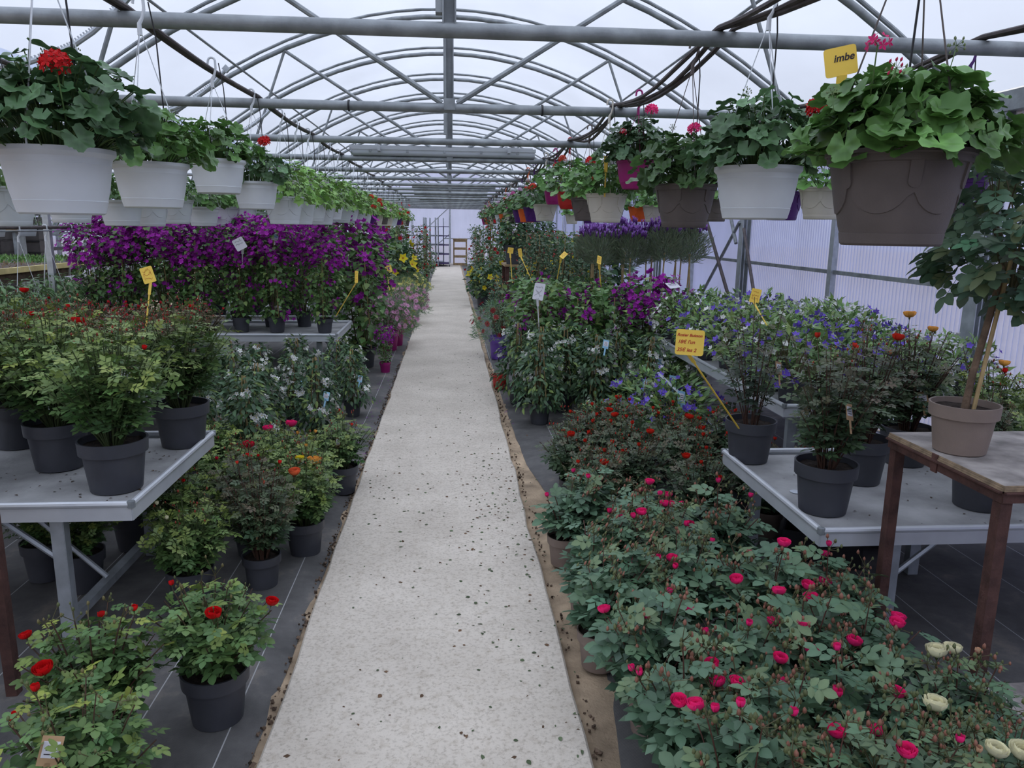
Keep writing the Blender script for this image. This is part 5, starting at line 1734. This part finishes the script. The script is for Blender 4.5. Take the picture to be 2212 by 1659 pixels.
for i, y in enumerate((3.55, 4.1, 4.75, 5.45, 5.95, 6.5, 7.2, 7.9, 8.6, 9.4, 10.3, 11.3)):
    basket(f'white basket on the second, farther pair of rusty pipes, {ORD[i]} from the front', -2.2, y, 1.745 + .02 * (i % 3), .28, 'swag' if i % 3 else 'plain', 'white', 70, .22, .16, .042, 80 + i, False, 'ivy' if i % 2 else 'ger', (.085, .17, .048), [(.1, -.05, .2, hm[i % 5], .035)] if i in (2, 7, 9) else [], hook='white', group='baskets on the far pair of rusty pipes')

# ------------------------------------------------------------------ signs
price_sign("yellow price sign reading Rosier Buisson on a slanting stick in the airy rose pot", (1.40, 3.50, .655), (1.045, 3.24, 1.117), .122, .112, (-.28, -1, .12), -.03, [('Rosier Buisson', .0178, -.056, .026), ("18€ l'un", .022, -.052, -.005), ('35€ les 2', .022, -.054, -.040)])
price_sign('yellow price sign above the front left roses, before the purple bougainvillea', (-1.50, 3.85, 1.02), (-1.475, 3.9, 1.35), .058, .080, (.1, -1, .2), .3)
price_sign('bent yellow price stick in the pot at the bougainvillea bench corner', (-1.10, 7.45, .74), (-.875, 7.3, 1.13), .035, .11, (.8, -1, .1), -.1)
price_sign('small yellow price sign over the blue and white bedding flowers', (1.93, 4.4, .98), (1.84, 4.5, 1.215), .058, .085, (-.2, -1, .1), -.2)
price_sign('pale yellow sign bent flat on a stick before the fuchsias', (1.12, 8.1, 1.0), (1.18, 8.0, 1.325), .05, .10, (.2, -1, .9), -.8)
price_sign('small yellow price sign before the lavender stems', (1.52, 7.6, .95), (1.46, 7.5, 1.30), .05, .085, (.5, -1, .4), -.35)
price_sign('yellow price sign before the dark pot on the wooden stand', (1.0, 9.3, .95), (.86, 9.5, 1.30), .05, .10, (.3, -1, .1), .15)
price_sign('square yellow price sign beside the wooden stand', (.80, 9.9, .9), (.78, 10.0, 1.31), .075, .075, (.1, -1, .1), -.15)
price_sign('large yellow price sign over the pale yellow daisies', (-.92, 11.9, .6), (-.98, 12.0, .95), .17, .13, (-.1, -1, .3), .2)
price_sign('yellow sign with dark writing behind the big taupe basket', (.90, 1.80, 1.74), (.875, 1.76, 1.975), .068, .062, (-.35, -1, 0), .18, [('imbe', .022, -.015, .0)], YEL, DARKINK)
price_sign('yellow stick sign in the cream basket', (.99, 4.98, 1.80), (.985, 4.95, 2.03), .03, .04, (.3, -1, 0), 0, scrib=0)
price_sign('white card with dark writing tied to the bougainvillea behind the climbers', (.80, 6.75, .6), (.78, 6.72, 1.05), .095, .15, (-.2, -1, .2), -.15, (), WCARD, DARKINK, True, .002, 4)
price_sign('white card lying tilted on the bougainvillea tops', (1.98, 6.9, .9), (2.0, 6.78, 1.11), .14, .08, (.3, -.6, 1), .1, (), WCARD, DARKINK, True, .002, 2)
price_sign('small white picture card among the purple bougainvillea', (-1.95, 7.45, 1.2), (-1.93, 7.32, 1.42), .10, .11, (.1, -1, .2), .5, (), WCARD, DARKINK, True, .002, 2)

# ------------------------------------------------------------------ small things on the right floor, under the bench
for i, (x, y) in enumerate(((1.85, 3.45), (2.1, 3.68))):
    t = thing('plant_crate', ('dark blue plastic crate under the bench beside the rusty leg', 'second dark crate behind the first under the bench')[i], 'crate', (x, y, .008), -.5)
    B().box((0, 0, .012), (.36, .24, .012)).obj('bottom', BLACK, t)
    for (cx, cy, dx, dy) in ((0, -.12, .36, .008), (0, .12, .36, .008), (-.18, 0, .008, .24), (.18, 0, .008, .24)):
        B().box((cx, cy, .08), (dx, dy, .14)).obj('side', BLACK, t)
plant(ROSE_P2[0], 'potted_rose', 'rose in a taupe pot in the shade under the bench', 'potted plant', (1.68, 3.72, .008), None, .7, ('taupe', .11, .2), (), 'roses under the bench')
plant(ROSE_D[0], 'potted_rose', 'dark rose under the bench behind the crates', 'potted plant', (2.1, 4.05, .008), None, .8, ('dark', .1, .17), (), 'roses under the bench')

# leaf litter and petals
b = B()
N = 620
xx = np.where(rs.rand(N) < .45, rs.uniform(PL + .03, PR - .02, N), rs.normal(.28, .13, N))
yy = 2.0 + 7.5 * rs.rand(N) ** 1.3
yy = np.where(rs.rand(N) < .5, rs.normal(4.3, .9, N), yy)
on = (xx > PL) & (xx < PR)
O = np.stack([xx, yy, np.where(on, .042, .016)], -1)
kp = (yy > 1.9) & (xx > -.62) & (xx < .68)
O = O[kp]
D = rs.normal(0, 1, O.shape) * [1, 1, .06]
U = np.array([0, 0, 1.0]) + rs.normal(0, .18, O.shape)
cl = np.where(rs.rand(len(O), 1) < .55, np.array([[.10, .13, .07]]), np.array([[.14, .085, .05]])) * rs.uniform(.6, 1.3, (len(O), 1))
h_ = len(O) // 2
sz = rs.uniform(.009, .030, len(O))
b.scatter(LANCE, O[:h_], D[:h_], U[:h_], sz[:h_], cl[:h_])
b.scatter(OVAL, O[h_:], D[h_:], U[h_:], sz[h_:] * .8, cl[h_:])
N = 70
O = np.stack([rs.normal(-.66, .05, N), rs.uniform(5.2, 9.5, N), np.full(N, .02)], -1)
O2 = np.stack([rs.normal(.5, .03, 14), rs.uniform(6, 8, 14), np.full(14, .02)], -1)
b.scatter(OVAL_L, np.concatenate([O, O2]), rs.normal(0, 1, (N + 14, 3)) * [1, 1, .1], [[0, 0, 1]] * (N + 14), .018, (.22, .03, .28))
tag(b.obj('fallen_leaves', VC, cols=True), 'scattered fallen leaves and petals on the concrete path', 'fallen leaves', kind='stuff')
b = B()
for (x0, x1, y0, y1, n) in ((-1.9, -1.2, 2.85, 3.7, 110), (1.5, 2.4, 2.7, 3.5, 60)):
    O = np.stack([rs.uniform(x0, x1, n), rs.uniform(y0, y1, n), np.full(n, .573 if x0 < 0 else .473)], -1)
    b.scatter(OVAL_L, O, rs.normal(0, 1, (n, 3)) * [1, 1, .1], [[0, 0, 1]] * n, rs.uniform(.005, .018, n), np.array([[.07, .045, .03]]) * rs.uniform(.5, 1.6, (n, 1)))
tag(b.obj('bench_debris', VC, cols=True), 'dry crumbs and leaf bits lying on the two front benches', 'debris', kind='stuff')

# ------------------------------------------------------------------ far end: trolleys and crate
PURS = mat('purple_shelf', (.055, .035, .12), .5, .2, .2)
for i, (x, y, sh_) in enumerate(((-.30, 31.6, PURS), (-.75, 31.2, STEEL), (-1.25, 31.8, STEEL), (-.55, 32.8, STEEL_L))):
    t = thing('plant_trolley', ('tall plant trolley with purple shelves at the end of the path', 'empty steel plant trolley beside the purple one', 'steel plant trolley by the end wall brace', 'pale steel trolley behind the purple one')[i], 'trolley', (x, y, 0), 0, 'plant trolleys')
    for sx_ in (-.28, .28):
        for sy_ in (-.6, .6):
            B().box((sx_, sy_, 1.0), (.035, .035, 1.9)).obj('post', STEEL_L, t)
            B().lathe([(0, -.02), (.05, -.02), (.05, .02), (0, .02)], 10, c=(0, 0, 0)).obj('wheel', BLACK, t, True, (sx_, sy_, .055)).rotation_euler = (0, PI / 2, 0)
    for k in range(5):
        B().box((0, 0, .16 + .36 * k), (.54, 1.2, .03)).obj('shelf', sh_, t)
t = thing('wooden_crate', 'slatted wooden crate standing by the end wall', 'crate', (.42, 32.4, 0))
for zz in (.08, .4, .72, 1.04):
    B().box((0, -.25, zz), (.55, .02, .10)).obj('slat', WOOD, t)
for sx_ in (-.26, .26):
    for sy_ in (-.22, .22):
        B().box((sx_, sy_, .55), (.05, .05, 1.1)).obj('post', WOOD, t)
B().box((0, 0, 1.1), (.6, .56, .03)).obj('top', WOOD, t)

# ------------------------------------------------------------------ left neighbouring bay
SHELF_ = mat('dark_tray', (.05, .05, .05), .7)
t = thing('seedling_bench', 'long bench of flat green seedlings in the left neighbouring bay', 'seedling bed', (-7.3, 12.3, 0))
B().box((0, 0, .99), (3.4, 2.4, .06)).obj('tray', SHELF_, t)
b = B()
rz9 = np.random.RandomState(9)
O = np.stack([rz9.uniform(-1.68, 1.68, 1600), rz9.uniform(-1.18, 1.18, 1600), np.full(1600, 1.02)], -1)
b.scatter(LANCE_L, O, np.array([0, 0, 1.0]) + rz9.normal(0, .6, O.shape), rz9.normal(0, 1, O.shape), .07, tint(rz9, 1600, (.10, .20, .05), (.2, .3, .08)))
b.obj('seedlings', LEAF, t, False, None, True)['kind'] = 'stuff'
for s_ in (-1.5, 1.5):
    for q_ in (-1, 1):
        B().box((s_, q_, .48), (.06, .06, .96)).obj('leg', STEEL_L, t)
t = thing('planting_bench', 'raised bench of dark soil edged with a pale yellow board in the left bay', 'bed', (-6.1, 9.2, 0))
B().box((0, 0, 1.0), (2.6, 2.6, .14)).obj('soil', DIRT, t)
B().box((1.32, 0, 1.07), (.04, 2.6, .06)).obj('edge_board', mat('pale_yellow_board', (.62, .52, .24), .7), t)
b = B()
O = np.stack([rz9.uniform(-1.25, 1.25, 240), rz9.uniform(-1.25, 1.25, 240), np.full(240, 1.07)], -1)
b.scatter(LANCE_L, O, np.array([0, 0, 1.0]) + rz9.normal(0, .5, O.shape), rz9.normal(0, 1, O.shape), .05, tint(rz9, 240, (.22, .16, .09), (.5, .45, .35)))
b.obj('seedlings', LEAF, t, False, None, True)['kind'] = 'stuff'
for s_ in (-1.1, 1.1):
    for q_ in (-1.1, 1.1):
        B().box((s_, q_, .465), (.06, .06, .93)).obj('leg', STEEL_L, t)
SHELF = mat('dark_shelf_board', (.06, .055, .055), .7)
for i, (x, y, L) in enumerate(((-9.6, 17.4, 2.6), (-9.7, 20.6, 3.0), (-9.7, 24.2, 3.6))):
    t = thing('shelf_rack', f'tall shelf rack with dark boards against the far left wall, {ORD[i]} from the front', 'rack', (x, y, 0), 0, 'shelf racks in the left bay')
    for sy_ in (-L / 2, 0, L / 2):
        for sx_ in (-.25, .25):
            B().box((sx_, sy_, 1.1), (.04, .04, 2.2)).obj('post', STEEL_L, t)
    for z in (.45, .95, 1.40, 1.78, 2.1):
        B().box((0, 0, z), (.56, L, .05)).obj('shelf', SHELF, t)
for i, (x, y, n) in enumerate(((-8.05, 14.3, 9), (-8.75, 14.3, 10), (-7.7, 14.9, 8), (-9.1, 15.0, 9))):
    for k in range(n):
        t = thing('stacking_crate', f'dark plastic crate, {ORD[k]} from the bottom of the {ORD[i]} stack in the left bay', 'crate', (x, y, k * .21), 0, 'dark stacked crates')
        b = B()
        b.box((0, 0, .01), (.58, .4, .02))
        for (cx, cy, dx, dy) in ((0, -.195, .58, .012), (0, .195, .58, .012), (-.284, 0, .012, .38), (.284, 0, .012, .38)):
            b.box((cx, cy, .11), (dx, dy, .19))
        b.obj('shell', SHELF, t)
        B().box((0, -.205, .195), (.6, .02, .02)).obj('lip', BLACK, t)
for i, (c, dx) in enumerate((('red', 0), ('yellow', .45), ('taupe', .9))):
    me, so, h = hang_pot('bell', c, .36)
    t = thing('loose_pot', f'{("red", "yellow-green", "beige")[i]} pot in front of the dark crates in the left bay', 'pot', (-8.35 + dx * .9, 13.75, 1.46), 0, 'pots before the crates')
    link('pot', me, t)
t = thing('pot_board', 'plank holding three pots in front of the dark crates', 'shelf', (-7.95, 13.75, 0))
B().box((0, 0, 1.44), (1.6, .4, .03)).obj('board', WOOD, t)
for s_ in (-.7, .7):
    B().box((s_, 0, .71), (.05, .3, 1.42)).obj('leg', STEEL, t)
for i in range(5):
    basket(f'pale basket of grey-green leaves in the left bay, {ORD[i]} from the front', -6.1, 11.0 + i * .8, 1.55, .27, 'plain', 'grey', 60, .24, .16, .05, 95 + i, False, 'lance', (.10, .15, .075), [], hook='white', drip=False, top=2.35 + .0, group='baskets in the left bay')
t = thing('hanging_pipe', 'pipe carrying the pale baskets in the left bay', 'pipe', (-6.1, 0, 0), 0, 'pipes that carry the hanging baskets')
B().tube([[0, 3.2, GUT], [0, 18, GUT]], .014, 6).obj('tube', HOSE, t, True)
